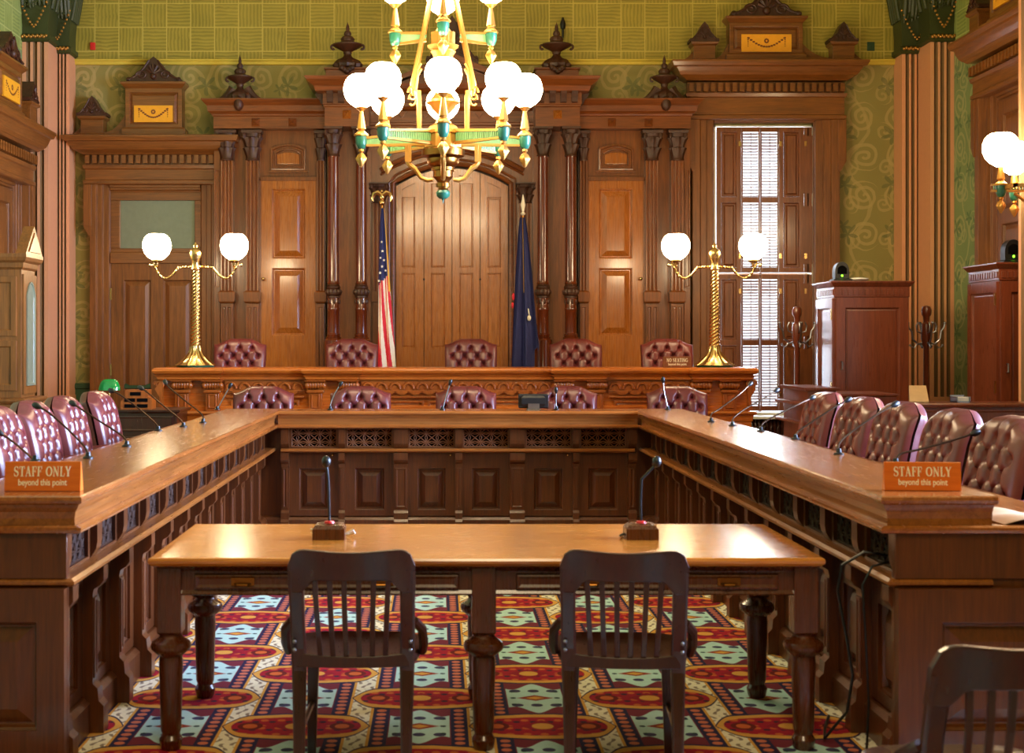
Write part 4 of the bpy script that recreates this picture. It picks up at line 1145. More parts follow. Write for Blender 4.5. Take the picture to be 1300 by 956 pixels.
# ------------------------------------------------------------------ microphones
def gooseneck(pts_px, Yb, Yh, label):
    """slender desk microphone; pts_px = pixel track of its stem, base at depth Yb, head at depth Yh"""
    n = len(pts_px); P = []
    for i, (px, py) in enumerate(pts_px):
        Y = Yb + (Yh-Yb)*i/(n-1); P.append(Vector((xs(px,Y), Y, zs(py,Y))))
    P[0].z = DT+.0005
    base = P[0].copy()
    r = empty('gooseneck_microphone', base, 0, label, 'microphone', 'desk microphones')
    Q = [p - base for p in P]
    s_ = []
    for i in range(len(Q)-1):
        for k in range(5):
            t = k/5; a = Q[max(i-1,0)]; b_ = Q[i]; c_ = Q[i+1]; d_ = Q[min(i+2,len(Q)-1)]
            s_.append(.5*((2*b_) + (c_-a)*t + (2*a-5*b_+4*c_-d_)*t*t + (3*b_-a-3*c_+d_)*t**3))
    s_.append(Q[-1])
    m_ = MB(); m_.lathe(0,0,[(.026,0),(.026,.006),(.014,.012),(.011,.03)], 14); m_.build('base', M['black'], r)
    m_ = MB(); m_.tube(s_, .0052, 8); m_.build('stem', M['steel'] if 'silver' in label else M['stem'], r)
    m_ = MB(); dr = (s_[-1]-s_[-3]).normalized(); e = s_[-1]
    m_.tube([e-dr*.01, e, e+dr*.012, e+dr*.03, e+dr*.042, e+dr*.046], [.007,.012,.016,.016,.011,.004], 10); m_.build('head', M['black'], r)
SL = lambda px, py: (H-DT)*F/(py-CY)
def mic(pts, dh, label):
    Yb = 11.85 if 'silver' in label else SL(*pts[0])
    gooseneck(pts, Yb, Yb+dh, label)
mic([(45,586),(30,572),(14,559),(2,551)], 0, 'microphone on left counter nearest the camera, stem leaving the picture')
mic([(112,582),(108,568),(86,545),(62,524),(50,517)], .1, 'microphone on left counter leaning over the nearest whole armchair, just behind the staff sign')
mic([(161,567),(157,555),(130,537),(104,520),(95,514)], .1, 'microphone on left counter with its head between the two middle armchairs')
mic([(201,547),(198,538),(174,517),(152,501),(144,497)], .1, 'microphone on left counter with its head below the green lamp')
mic([(233,542),(229,533),(206,514),(188,499),(181,494)], .1, 'microphone on left counter with its head before the paper sorter')
mic([(258,537),(256,526),(234,508),(215,492),(211,487)], .1, 'microphone on left counter farthest from the camera, head at the bench corner')
mic([(276,530),(279,514),(285,503),(291,492)], .0, 'silver microphone at the left corner of the desks, beside first low armchair')
mic([(419.5,527),(420,512),(425,500),(431,490)], .0, 'silver microphone left of the brownish armchair at the middle desk')
mic([(562,527),(564,512),(568,498),(571,488)], .0, 'silver microphone at centre of the middle desk')
mic([(706.5,527),(706,515),(706,505),(706,498)], .0, 'silver upright microphone beside the small black screen')
mic([(848,527),(846,510),(843,496),(842,485)], .0, 'silver microphone at the right corner of the desks')
mic([(903,536),(903,526),(912,520),(938,501),(951,489)], .3, 'microphone on right counter farthest from the camera, head against the bench end')
mic([(930,541),(931,531),(946,519),(968,507),(984,497)], .3, 'microphone on right counter with its head in front of the lit shutters')
mic([(966,548),(968,538),(986,527),(1010,515),(1029,506)], .3, 'microphone on right counter with its head beside the stepped lectern')
mic([(1010,558),(1012,549),(1030,536),(1056,519),(1074,509)], .2, 'microphone on right counter pointing at the second farthest armchair')
mic([(1065,577),(1066,562),(1084,546),(1112,527),(1133,515)], .2, 'microphone on right counter pointing at the middle armchair')
mic([(1137,590),(1142,577),(1170,570),(1206,560),(1234,551)], .1, 'microphone on right counter with a low flat stem, just behind the right staff sign')

def table_mic(px, tilt, label):
    Y = 5.93; X = xs(px, Y)
    r = empty('table_microphone', (X, Y, .760), 0, label, 'microphone', 'table microphones')
    b_ = MB(); b_.rl(-.068,.068,0,.12,[(0,0),(0,.045),(-.012,.06),(-.03,.064),(-.03,.066)], back=True); b_.build('wooden_base', M['table_leg'], r, .003)
    b_ = MB(); b_.lathe(.0,.05,[(.022,.066),(.02,.074),(.01,.076)], 14); b_.build('red_ring', M['red'], r)
    pts = [(.0,.05,.075),(-.002,.05,.16),(-.004+tilt*.1,.05,.25),(tilt,.05,.31)]
    b_ = MB(); b_.tube(pts, .0055, 8); b_.build('stem', M['black'], r)
    b_ = MB(); b_.ball((tilt*1.1,.05,.325), .02, 12, 8, sz=1.25); b_.build('head', M['black'], r)
    b_ = MB(); b_.tube([(.068,.06,.02),(.10,.06,.035),(.105,.08,.02),(.08,.13,.006),(.04,.2,.006),(-.1,.3,.006)] if tilt <= 0 else [(-.068,.06,.02),(-.085,.07,.01),(-.06,.16,.006),(.05,.3,.006)], .005, 6); b_.build('cord', M['white'] if tilt <= 0 else M['black'], r)
table_mic(417, -.012, 'black microphone on a wooden block at left of the long table, pale cord')
table_mic(816, .06, 'black microphone on a wooden block at right of the long table, head tilted right')

# ------------------------------------------------------------------ wooden desk signs with writing
def ribbon(mb, pts, w, y=0):
    """flat letter stroke in x,z with a width per point, 3 mm thick"""
    n = len(pts); ws = w if isinstance(w, (list,tuple)) else [w]*n
    R = []
    for i in range(n):
        a = Vector(pts[max(i-1,0)]); b_ = Vector(pts[min(i+1,n-1)]); d_ = (b_-a).normalized(); nn = Vector((-d_.y, d_.x))*ws[i]/2
        p = Vector(pts[i]); q0, q1 = p-nn, p+nn
        R.append([(q0.x,y-.02,q0.y),(q1.x,y-.02,q1.y),(q1.x,y,q1.y),(q0.x,y,q0.y)])
    mb.loft(R)
TK, TN = .17, .07
def arc2(cx_, cz_, rx, rz_, a0, a1, n=10): return [(cx_+rx*math.cos(math.radians(a0+(a1-a0)*k/n)), cz_+rz_*math.sin(math.radians(a0+(a1-a0)*k/n))) for k in range(n+1)]
def serif(mb, x, z, w=.3): ribbon(mb, [(x-w/2, z), (x+w/2, z)], .05)
def glyph(mb, ch):
    if ch == 'S':
        p = arc2(.33,.74,.22,.23,30,230,10) + arc2(.33,.26,.24,.24,70,-150,12); n = len(p)
        ribbon(mb, p, [.07+.11*math.exp(-((k-n*.47)/(n*.2))**2) for k in range(n)]); ribbon(mb, [(.54,.68),(.54,.97)], .05); ribbon(mb, [(.09,.05),(.09,.33)], .05); return .68
    if ch == 'T': ribbon(mb, [(.37,.02),(.37,.98)], TK); ribbon(mb, [(.04,.965),(.70,.965)], TN); serif(mb,.37,.025,.36); ribbon(mb,[(.06,.72),(.05,.99)],.05); ribbon(mb,[(.68,.72),(.69,.99)],.05); return .74
    if ch == 'A': ribbon(mb, [(.38,1.0),(.12,.03)], TN); ribbon(mb, [(.36,1.0),(.64,.03)], TK); ribbon(mb, [(.2,.34),(.55,.34)], .06); serif(mb,.12,.025,.26); serif(mb,.65,.025,.32); return .78
    if ch == 'F': ribbon(mb, [(.2,.02),(.2,.98)], TK); ribbon(mb, [(.06,.965),(.62,.965)], TN); ribbon(mb, [(.2,.52),(.48,.52)], TN); serif(mb,.2,.025,.34); ribbon(mb,[(.60,.72),(.61,.99)],.05); ribbon(mb,[(.48,.38),(.48,.66)],.05); return .66
    if ch == 'E': ribbon(mb, [(.2,.02),(.2,.98)], TK); ribbon(mb, [(.06,.965),(.62,.965)], TN); ribbon(mb, [(.06,.035),(.64,.035)], TN); ribbon(mb, [(.2,.52),(.48,.52)], TN); ribbon(mb,[(.60,.74),(.61,.99)],.05); ribbon(mb,[(.63,.01),(.65,.27)],.05); ribbon(mb,[(.48,.38),(.48,.66)],.05); return .70
    if ch == 'O':
        p = arc2(.44,.5,.34,.45,0,360,28); ribbon(mb, p, [.07+.10*abs(math.cos(2*PI*k/28)) for k in range(29)]); return .88
    if ch == 'G':
        p = arc2(.44,.5,.34,.45,50,330,22); ribbon(mb, p, [.08+.09*abs(math.cos(math.radians(50+280*k/22))) for k in range(23)]); ribbon(mb,[(.72,.06),(.72,.42)],TK*.9); serif(mb,.72,.43,.3); ribbon(mb,[(.68,.7),(.68,.96)],.05); return .90
    if ch == 'N': ribbon(mb, [(.16,.02),(.16,.98)], TN); ribbon(mb, [(.16,.97),(.70,.02)], TK); ribbon(mb, [(.70,.02),(.70,.98)], TN); serif(mb,.16,.025,.26); serif(mb,.12,.97,.22); serif(mb,.70,.97,.26); return .86
    if ch == 'L': ribbon(mb, [(.2,.02),(.2,.98)], TK); ribbon(mb, [(.06,.035),(.62,.035)], TN); serif(mb,.2,.97,.34); ribbon(mb,[(.61,.01),(.63,.3)],.05); return .68
    if ch == 'Y': ribbon(mb, [(.1,.98),(.38,.46)], TK); ribbon(mb, [(.66,.98),(.38,.46)], TN); ribbon(mb, [(.37,.02),(.37,.48)], TK); serif(mb,.37,.025,.34); serif(mb,.11,.97,.3); serif(mb,.66,.97,.24); return .76
    if ch == 'I': ribbon(mb, [(.2,.02),(.2,.98)], TK); serif(mb,.2,.025,.34); serif(mb,.2,.97,.34); return .40
    return .38
def caps(text, width, height):
    mb = MB(); x = 0
    for ch in text:
        old = len(mb.v); w = glyph(mb, ch)
        for k in range(old, len(mb.v)): v = mb.v[k]; mb.v[k] = (v[0]+x, v[1], v[2])
        x += w + .06
    s_ = width/x
    mb.v = [((v[0]-x/2)*s_, v[1]*.12, v[2]*height) for v in mb.v]
    return mb
def small_text(text, width, height):
    cu = bpy.data.curves.new('lettering', 'FONT'); cu.body = text; cu.align_x = 'CENTER'; cu.extrude = .004; cu.size = 1; cu.offset = .012
    o = bpy.data.objects.new('lettering', cu); COL.objects.link(o)
    bpy.context.view_layer.update()
    me = bpy.data.meshes.new_from_object(o.evaluated_get(bpy.context.evaluated_depsgraph_get()))
    bpy.data.objects.remove(o)
    xsn = [v.co.x for v in me.vertices]; w = max(xsn)-min(xsn); hh = .72
    for v in me.vertices: v.co = Vector((v.co.x*width/w, -v.co.z*.3, v.co.y*height/hh))
    return me
def desk_sign(loc, rz, w, h, big, small, mat, label):
    r = empty('desk_sign', loc, rz, label, 'sign')
    P = [(0,0),(.05,0),(.02,h),(.012,h)]
    mb = MB(); mb.prism(P, 'x', -w/2, w/2); mb.build('sign_block', mat, r, .002)
    tilt = Matrix.Rotation(-math.atan2(.012, h), 4, 'X')
    mb = caps(big, w*.76, h*.34); mb.v = [tuple(tilt @ Vector((v[0], v[1]-.0005, v[2]+h*.50))) for v in mb.v]
    mb.build('lettering', M['letter'], r)
    me = small_text(small, w*.64, h*.22); me.materials.clear(); me.materials.append(M['letter'])
    for v in me.vertices: v.co = tilt @ Vector((v.co.x, v.co.y-.0005, v.co.z+h*.20))
    o = bpy.data.objects.new('lettering', me); COL.objects.link(o); o.parent = r
    return r
desk_sign((xs(53.5,5.38), 5.38, DT+.001), 0, .288, .112, 'STAFF ONLY', 'beyond this point', M['sign'], 'orange wooden staff sign on the near end of the left counter')
desk_sign((xs(1169.5,5.42), 5.40, DT+.001), -.10, .284, .108, 'STAFF ONLY', 'beyond this point', M['sign'], 'orange wooden staff sign on the near end of the right counter')
desk_sign((xs(859,14.5), 14.45, BT+.001), 0, .29, .112, 'NO SEATING', 'beyond this point', M['signdark'], 'small brown wooden sign on the high bench near its right lamp')

# small screen on the middle desk, paper and cable
Y = 11.85; X = xs(677, Y)
r = empty('small_screen', (X, Y, DT+.001), 0, 'small black screen seen from behind on the middle desk', 'monitor')
mb = MB(); mb.rl(-.125,.125,-.012,.012,[(-.01,.012),(0,.02),(0,.125),(-.01,.132)], back=True); mb.rl(-.10,.10,-.03,-.012,[(-.01,.03),(0,.05),(0,.1),(-.02,.12)]); mb.build('housing', M['black'], r, .003)
mb = MB(); mb.box(-.045,.05,-.033,-.03,.01,.052); mb.build('bracket', M['steel'], r)
mb = MB(); mb.rl(-.06,.06,-.04,.04,[(0,0),(-.01,.012)], back=True); mb.build('foot', M['black'], r)
# curled paper at the near end of the right worktop
mb = MB(); P = []; n = 16
for i in range(n+1):
    row = []
    for j in range(9):
        u, v = i/n, j/8
        x = 2.10 + .42*u + .05*v*(1-u)*0; y = 5.26 + .36*v; edge = .035*math.sin(PI*min(1,u*2.2))*(u < .46)
        x += .06*(1-2*abs(v-.5))*(1-u)*-1
        row.append((x, y, .913 + edge*.5 + .012*math.sin(v*5+u*3)**2))
    P.append(row)
top = [p for row in P for p in row]; f = []
for i in range(n):
    for j in range(8): k = i*9+j; f.append((k, k+9, k+10, k+1))
mb.add(top, f, True); mb.add([(a,b_,c_-.002) for a,b_,c_ in top], [q[::-1] for q in f], True)
tag(mb.build('paper_sheet', M['paper']), 'cream sheet of paper curling on the near end of the right counter', 'paper')
mb = MB(); X = mr
mb.tube([(X+.11,5.50,.76),(X+.02,5.50,.775),(X-.06,5.52,.72),(X-.075,5.53,.62),(X-.05,5.50,.45),(X-.03,5.48,.30),(X-.04,5.52,.15),(X-.10,5.62,.02),(X-.05,5.80,.008),(X+.02,6.0,.008)], .006, 8)
mb.tube([(X+.11,5.44,.75),(X+.03,5.43,.73),(X-.01,5.42,.66),(X+.0,5.42,.5),(X+.02,5.44,.2),(X+.03,5.5,.01)], .005, 8)
tag(mb.build('black_cable', M['black']), 'thin black cable hanging from the nearest grille of the right counter to the floor', 'cable')
# ------------------------------------------------------------------ brass lamps on the bench
def globe_prof(R):
    """opal globe, flat open top, drawn in to a neck below; z from -R to .8R"""
    return [(R*.30,-R*1.02),(R*.36,-R*.96),(R*.62,-R*.80),(R*.84,-R*.56),(R*.96,-R*.26),(R,0),(R*.97,R*.26),(R*.87,R*.52),(R*.72,R*.70),(R*.58,R*.80),(R*.54,R*.82)]
def globe(x, y, z, R, parent):
    mb = MB(); mb.lathe(x, y, [(r, z+h) for r, h in globe_prof(R)], 22)
    return mb.build('globe', M['globe'], parent)
def bench_lamp(X, Y, Z, label):
    r = empty('brass_lamp', (X, Y, Z), 0, label, 'lamp', 'two-globe brass lamps on the high bench')
    mb = MB(); mb.lathe(0,0,[(.19,0),(.195,.008),(.19,.016),(.17,.02)], 28); mb.build('foot', M['greenen'], r)
    mb = MB(); R = []
    nz, ns = 10, 40
    for k in range(nz+1):
        t = k/nz; rad = .155*(1-t)**2 + .055; z = .018 + .20*t
        R.append([(rad*(1+.06*math.cos(14*q))*math.cos(q), rad*(1+.06*math.cos(14*q))*math.sin(q), z) for q in [2*PI*j/ns for j in range(ns)]])
    mb.loft(R, smooth=True); mb.build('fluted_base', M['gold'], r)
    mb = MB(); R = []; nz = 230
    for k in range(nz+1):
        t = k/nz; z = .21 + .80*t; rad = .053 - .014*t
        R.append([(rad*(1+.10*math.cos(5*q - z*170))*math.cos(q), rad*(1+.10*math.cos(5*q - z*170))*math.sin(q), z) for q in [2*PI*j/ns for j in range(ns)]])
    mb.loft(R, smooth=True); mb.build('twisted_column', M['gold'], r)
    mb = MB(); mb.lathe(0,0,[(.042,1.0),(.05,1.01),(.04,1.03),(.038,1.09),(.05,1.11),(.052,1.12),(.06,1.15),(.064,1.175),(.055,1.205),(.03,1.225),(.02,1.235),(.024,1.255),(.012,1.275),(.006,1.29)], 22); mb.build('finial', M['gold'], r)
    for sx in (-1, 1):
        P = []
        for k in range(41):
            t = k/40; x = .035 + .40*t
            z = 1.035 - .0*t + (-.02*t - .105*math.sin(PI*max(0,(t-.35)/.65))**1.0*(1 if t > .35 else 0)) + (.055*max(0,(t-.84)/.16)**1.2)
            P.append((sx*x, .004*math.cos(k*2.4), z + .004*math.sin(k*2.4)))
        P.append((sx*.437,0,1.11))
        mb = MB(); mb.tube(P, [.0125 + .0025*math.sin(i*2.2) for i in range(len(P))], 10); a = mb.build('arm', M['gold'], r)
        mb = MB(); mb.lathe(sx*.40,0,[(.012,1.03),(.02,1.04),(.014,1.05),(.018,1.075),(.055,1.09),(.06,1.105),(.045,1.112)], 18); mb.tube([(sx*.42,-.0,1.055),(sx*.47,-.0,1.05)], .007, 6); mb.ball((sx*.475,0,1.05), .016, 8, 6)
        mb.build('globe_holder', M['gold'], a)
        globe(sx*.40, 0, 1.252, .148, a)
    return r
YL = 14.66
bench_lamp(xs(248.3,YL), YL, BT+.003, 'tall twisted brass lamp with two white globes on left end of the bench')
bench_lamp(xs(907,YL), YL, BT+.003, 'tall twisted brass lamp with two white globes on right end of the bench')

# ------------------------------------------------------------------ chandelier
YCH = 11.0
kc = F/YCH; chz = lambda py: H - (py-CY)/kc
CXc = xs(562.5, YCH)
ch = empty('gas_chandelier', (CXc, YCH, 2.70), 0, 'large gilt and green chandelier with two tiers of white globes over the desks', 'chandelier')
zz = lambda py: chz(py) - 2.70
mb = MB(); mb.lathe(0,0,[(.004,zz(258)),(.006,zz(254)),(.012,zz(253)),(.006,zz(251))], 12); mb.lathe(0,0,[(.03,zz(252)),(.05,zz(249)),(.055,zz(245)),(.045,zz(242))], 16); mb.build('finial_ball', M['greenen'], ch)
mb = MB(); mb.lathe(0,0,[(.03,zz(242)),(.04,zz(240)),(.042,zz(238)),(.054,zz(237.5)),(.054,zz(233)),(.044,zz(232.5)),(.05,zz(230)),(.066,zz(227)),(.076,zz(225)),(.076,zz(217.5)),(.088,zz(217)),(.092,zz(215)),(.092,zz(213)),(.084,zz(212.5)),(.11,zz(210)),(.124,zz(206)),(.126,zz(202)),(.112,zz(201)),(.135,zz(199.5)),(.165,zz(198.5)),(.167,zz(191)),(.15,zz(190)),(.15,zz(188))], 32)
mb.build('stepped_bowl', M['bronze'], ch)
mb = MB(); R8 = lambda r, z: [(r*math.cos(PI/8+k*PI/4), r*math.sin(PI/8+k*PI/4), z) for k in range(8)]
mb.loft([R8(.15,zz(189)),R8(.15,zz(172)),R8(.165,zz(171)),R8(.165,zz(168)),R8(.13,zz(166)),R8(.11,zz(161)),R8(.06,zz(156)),R8(.03,zz(148))]); mb.build('hub', M['gilt'], ch)
mb = MB(); mb.lathe(0,0,[(.03,zz(150)),(.04,zz(146)),(.09,zz(138)),(.10,zz(134)),(.13,zz(131)),(.13,zz(128)),(.09,zz(125)),(.06,zz(118)),(.045,zz(110)),(.035,zz(95)),(.05,zz(88)),(.04,zz(80)),(.07,zz(74)),(.09,zz(68)),(.1,zz(66))], 22, lobes=10); mb.build('central_vase', M['gilt'], ch)
def holder(x, y, z0, parent, s=1.0):
    """urn, obelisk stem and drop under a globe; z0 = middle of the urn"""
    mb = MB(); mb.lathe(x, y, [(.018*s,z0-.058*s),(.03*s,z0-.05*s),(.042*s,z0-.02*s),(.046*s,z0+.02*s),(.046*s,z0+.04*s)], 16); u_ = mb.build('green_urn', M['greenen'], parent)
    mb = MB(); mb.lathe(x, y, [(.046*s,z0+.04*s),(.058*s,z0+.045*s),(.056*s,z0+.058*s),(.04*s,z0+.07*s),(.025*s,z0+.085*s),(.03*s,z0+.095*s),(.036*s,z0+.10*s),(.034*s,z0+.11*s),(.014*s,z0+.235*s),(.03*s,z0+.25*s),(.05*s,z0+.265*s)], 8, smooth=False)
    mb.lathe(x, y, [(.006*s,z0-.20*s),(.012*s,z0-.19*s),(.03*s,z0-.15*s,.2),(.036*s,z0-.13*s,.25),(.022*s,z0-.10*s,.2),(.01*s,z0-.085*s),(.022*s,z0-.075*s),(.02*s,z0-.06*s),(.018*s,z0-.055*s)], 16, lobes=4)
    mb.build('gilt_holder', M['gilt'], u_)
    return u_
zu = zz(180)
def arm(t, R, z, parent, h0, h1, s=1.0):
    c_, s_ = math.cos(t), math.sin(t)
    mb = MB(); mb.M = Matrix.Rotation(t, 4, 'Z')
    for zo_, zi in ((z+h1, z+h0), (z-h1, z-h0*.3)):
        mb.add([(.13,-.018,zi-.012),(.13,.018,zi-.012),(.13,.018,zi+.012),(.13,-.018,zi+.012),(R,-.014,zo_-.008),(R,.014,zo_-.008),(R,.014,zo_+.008),(R,-.014,zo_+.008)],
               [(0,1,2,3),(7,6,5,4),(0,4,5,1),(1,5,6,2),(2,6,7,3),(3,7,4,0)])
    o = mb.build('arm', M['gilt'], parent)
    mb = MB(); mb.M = Matrix.Rotation(t, 4, 'Z')
    za0, zb0_, za1, zb1_ = z-h0*.3, z+h0, z-h1, z+h1
    mb.add([(.13,-.006,za0),(R,-.006,za1),(R,-.006,zb1_),(.13,-.006,zb0_),(.13,.006,za0),(R,.006,za1),(R,.006,zb1_),(.13,.006,zb0_)], [(0,1,2,3),(7,6,5,4),(0,3,7,4),(1,5,6,2),(0,4,5,1),(3,2,6,7)])
    n = 22
    for k in range(n):
        q = .15+(R-.17)*(k+.5)/n; f_ = (q-.13)/(R-.13)
        mb.box(q-.004, q+.004, -.012, .012, za0+(za1-za0)*f_, zb0_+(zb1_-zb0_)*f_)
    mb.build('green_ribbing', M['greenpale'], o)
    return o
RA = .635
for k in range(8):
    t = -PI/2 + k*PI/4
    a = arm(t, RA-.04, zu, ch, .075, .03)
    x, y = RA*math.cos(t), RA*math.sin(t)
    u_ = holder(x, y, zu, a)
    globe(x, y, zu + .405, .138, u_)
for k in range(4):
    t = PI/4*0 + k*PI/2
    mb = MB(); mb.M = Matrix.Rotation(t, 4, 'Z')
    zc_ = zz(205)
    mb.tube([(.27,0,zu-.03),(.27,0,zz(207)),(.25,0,zz(211)),(.22,0,zz(214)),(.17,0,zz(226)),(.12,0,zz(229)),(.08,0,zz(228))], [.022,.02,.022,.02,.017,.018,.014], 8)
    mb.box(.245,.295,-.02,.02,zz(206),zu-.02)
    mb.build('scroll_bracket', M['gilt'], ch)
for k in range(4):
    t = PI/6 + (0 if k % 2 == 0 else 2*PI/3) + (PI if k > 1 else 0)
    c_, s_ = math.cos(t), math.sin(t)
    mb = MB(); rb = .215
    def q(r, z): return (r*c_, r*s_, z)
    mb.tube([q(rb,zz(170)), q(rb,zz(118))], .017, 6, smooth=False)
    mb.tube([q(rb+.05,zz(118)), q(rb+.06,zz(112)), q(.105,zz(-6)), q(.03,zz(-90))], .017, 6, smooth=False)
    mb.tube([q(rb+.06+.035*math.cos(a), zz(122)+.05*math.sin(a)) for a in [j*.55 for j in range(11)]], .009, 6)
    mb.tube([q(rb+.05,zz(118)), q(rb+.02,zz(92)), q(rb-.02,zz(84))], [.02,.016,.008], 6)
    mb.build('suspension_rod', M['gilt'], ch)
# upper tier
zu2 = zz(49)
mb = MB(); mb.loft([R8(.06,zz(76)),R8(.07,zz(72)),R8(.085,zz(64)),R8(.13,zz(59)),R8(.10,zz(57)),R8(.10,zz(42)),R8(.06,zz(40)),R8(.03,zz(30)),R8(.03,zz(-400))]); mb.build('upper_stem', M['gilt'], ch)
mb = MB(); mb.lathe(0,0,[(.055,zz(72)),(.07,zz(67)),(.075,zz(62))], 16); mb.build('green_cup', M['greenen'], ch)
for k in range(4):
    t = -PI/2 + k*PI/2
    a = arm(t, .335, zu2, ch, .042, .04)
    x, y = .372*math.cos(t), .372*math.sin(t)
    u_ = holder(x, y, zu2, a); globe(x, y, zu2+.405, .132, u_)
mb = MB(); mb.lathe(0,0,[(.03,ZC-2.70-.12),(.12,ZC-2.70-.1),(.2,ZC-2.70-.03),(.2,ZC-2.70-.001)], 24); mb.build('ceiling_rose', M['gilt'], ch)

# bracket light at the right edge, carried by a fluted pier of the right wall
pr = empty('trim_6', (0,0,0), kind='structure')
PX = xs(1293, 12.95)
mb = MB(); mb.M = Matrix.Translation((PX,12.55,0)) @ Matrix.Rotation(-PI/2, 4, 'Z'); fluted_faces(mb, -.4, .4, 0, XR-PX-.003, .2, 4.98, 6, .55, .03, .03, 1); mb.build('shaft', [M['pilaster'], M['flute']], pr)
sc_ = empty('bracket_light', (PX-.002, 12.30, zs(241,12.3)), 0, 'gilt and green bracket light with two white globes at the upper right edge', 'wall light')
mb = MB(); mb.box(-.50,.0,-.015,.015,-.02,.0); mb.box(-.50,.0,-.02,.02,.035,.05); mb.tube([(-.02,0,-.2),(-.15,0,-.14),(-.3,0,-.03)], .014, 8); mb.box(-.02,.0,-.1,.1,-.25,.15)
mb.box(-.40,-.0,-.25,-.22,-.0,.03); mb.box(-.40,-.37,-.25,.0,.0,.03)
ao = mb.build('arm', M['gilt'], sc_)
mb = MB()
for k in range(18): mb.box(-.48+.026*k, -.472+.026*k, -.01, .01, .0, .035)
mb.build('green_ribbing', M['greenpale'], ao)
gx = xs(1271,12.3)-PX
for dx, dy, zg in ((gx, 0, zs(188,12.3)-zs(241,12.3)), (gx+.254, .34, zs(199,12.64)-zs(241,12.3))):
    if dy: mb = MB(); mb.box(dx-.015,dx+.015,0,dy,.0,.03); mb.build('cross_arm', M['gilt'], ao)
    u_ = holder(dx, dy, -.005, ao, 1.0)
    globe(dx, dy, zg, .155, u_)

# ------------------------------------------------------------------ flags
def flag(name, X, Y, ztop, zbase, parts, label, finial):
    r = empty(name, (X, Y, zbase), 0, label, 'flag')
    h = ztop - zbase
    mb = MB(); mb.lathe(0,0,[(.13,0),(.13,.02),(.05,.04),(.03,.09)], 20); mb.build('stand', M['gold'], r)
    mb = MB(); mb.tube([(0,0,.05),(0,0,h-.12)], .014, 10); mb.build('pole', M['bronze'], r)
    return r, h
YFl = 16.1
r, h = flag('flag', xs(485,YFl), YFl, zs(246,YFl), .562, 0, 'red white and blue striped flag with stars, hanging folded from its pole', 'eagle')
f_ = MB(); f_.ball((0,0,h-.10), .035, 12, 8); f_.ball((0,0,h-.035), .03, 10, 8, sz=1.5)
for sx in (-1,1): f_.tube([(0,0,h-.02),(sx*.05,0,h+.015),(sx*.09,0,h-.0),(sx*.11,0,h-.05),(sx*.10,0,h-.09)], [.025,.03,.026,.018,.006], 8)
f_.ball((0,-.02,h+.03), .018, 8, 6); f_.build('eagle_finial', M['gold'], r)
def drape(width_top, width_bot, xoff_top, xoff_bot, z0, z1, folds, amp, matf, nu=110, nv=90, bot=None):
    mb = MB(); V = []
    for j in range(nv+1):
        v = j/nv
        for i in range(nu+1):
            u = i/nu; w = width_top + (width_bot-width_top)*v**.8
            a = amp*(.35+.65*v)
            x = xoff_top + (xoff_bot-xoff_top)*v + (u-.5)*w + .25*w/folds*math.sin(2*PI*folds*u+.8)*v
            y = -.05 + a*math.sin(2*PI*folds*u + 1.2*v) - .02
            zlow = z1 + (bot(u) if bot else 0)
            V.append((x, y, z0 + (zlow-z0)*v))
    fs = {}
    for j in range(nv):
        for i in range(nu):
            k = j*(nu+1)+i; fs.setdefault(matf((i+.5)/nu, (j+.5)/nv), []).append((k, k+nu+1, k+nu+2, k+1))
    for mi, q in fs.items():
        mb.add(V, q, True, mi)
    return mb
def us(u, v):
    # u across the folded cloth (0 = hoist side), v down; the fly hangs so that the stripes run down and outward
    zc_ = v
    if u > .90 - .02*v and v < .42: return 3
    if v < .335 + .05*(1-u): return 0
    s_ = (u*1.0 - (v-.35)*.55)*7.5
    return 1 if (math.floor(s_) % 2 == 0) else 2
mb = drape(.035, .235, .008, .052, h-.17, zs(470,YFl)-.40-.562, 2.0, .02, us)
cl = mb.build('cloth', [M['navy'], M['flagred'], M['flagwhite'], M['fringe']], r)
st = MB()
def star(mb, x, y, z, R):
    P = [(x+(R if k % 2 == 0 else R*.42)*math.sin(k*PI/5), z+(R if k % 2 == 0 else R*.42)*math.cos(k*PI/5)) for k in range(10)]
    mb.prism(P, 'y', y-.003, y+.003)
zf = lambda py: zs(py,YFl)-.562
for px, py, rr in ((485,308,.016),(486,319.5,.019),(483.5,328,.015),(488,331,.018),(485.5,339,.018),(490,344,.016),(483,347,.019),(481.5,357,.017)):
    star(st, xs(px,YFl)-xs(485,YFl), -.105, zf(py), rr)
st.build('star', M['flagwhite'], cl)['kind'] = 'stuff'
r, h = flag('flag', xs(664,YFl), YFl, zs(258,YFl), .562, 0, 'dark navy blue flag hanging folded from its pole, right of the middle', 'spear')
f_ = MB(); f_.lathe(0,0,[(.012,h-.14),(.03,h-.12),(.014,h-.10),(.02,h-.06),(.028,h-.02),(.014,h+.04),(.004,h+.10)], 14); f_.build('spear_finial', M['flagwhite'], r)
mb = drape(.06, .36, -.01, .01, h-.17, zs(470,YFl)-.40-.562, 2.5, .035, lambda u, v: 1 if (.50 < u < .56 and v < .38) else 0, bot=lambda u: .12*math.sin(u*9) + (.55 if u > .78 else 0))
cl = mb.build('cloth', [M['navy'], M['fringe']], r)
em = MB()
for px, py, a, b_ in ((651,377,.03,.06),(650,388,.026,.05)): em.ball((xs(px,YFl)-xs(664,YFl), -.115, zf(py)), 1, 10, 8, sx=a*.5, sy=.008, sz=b_*.7)
em.build('emblem', M['flagred'], cl)
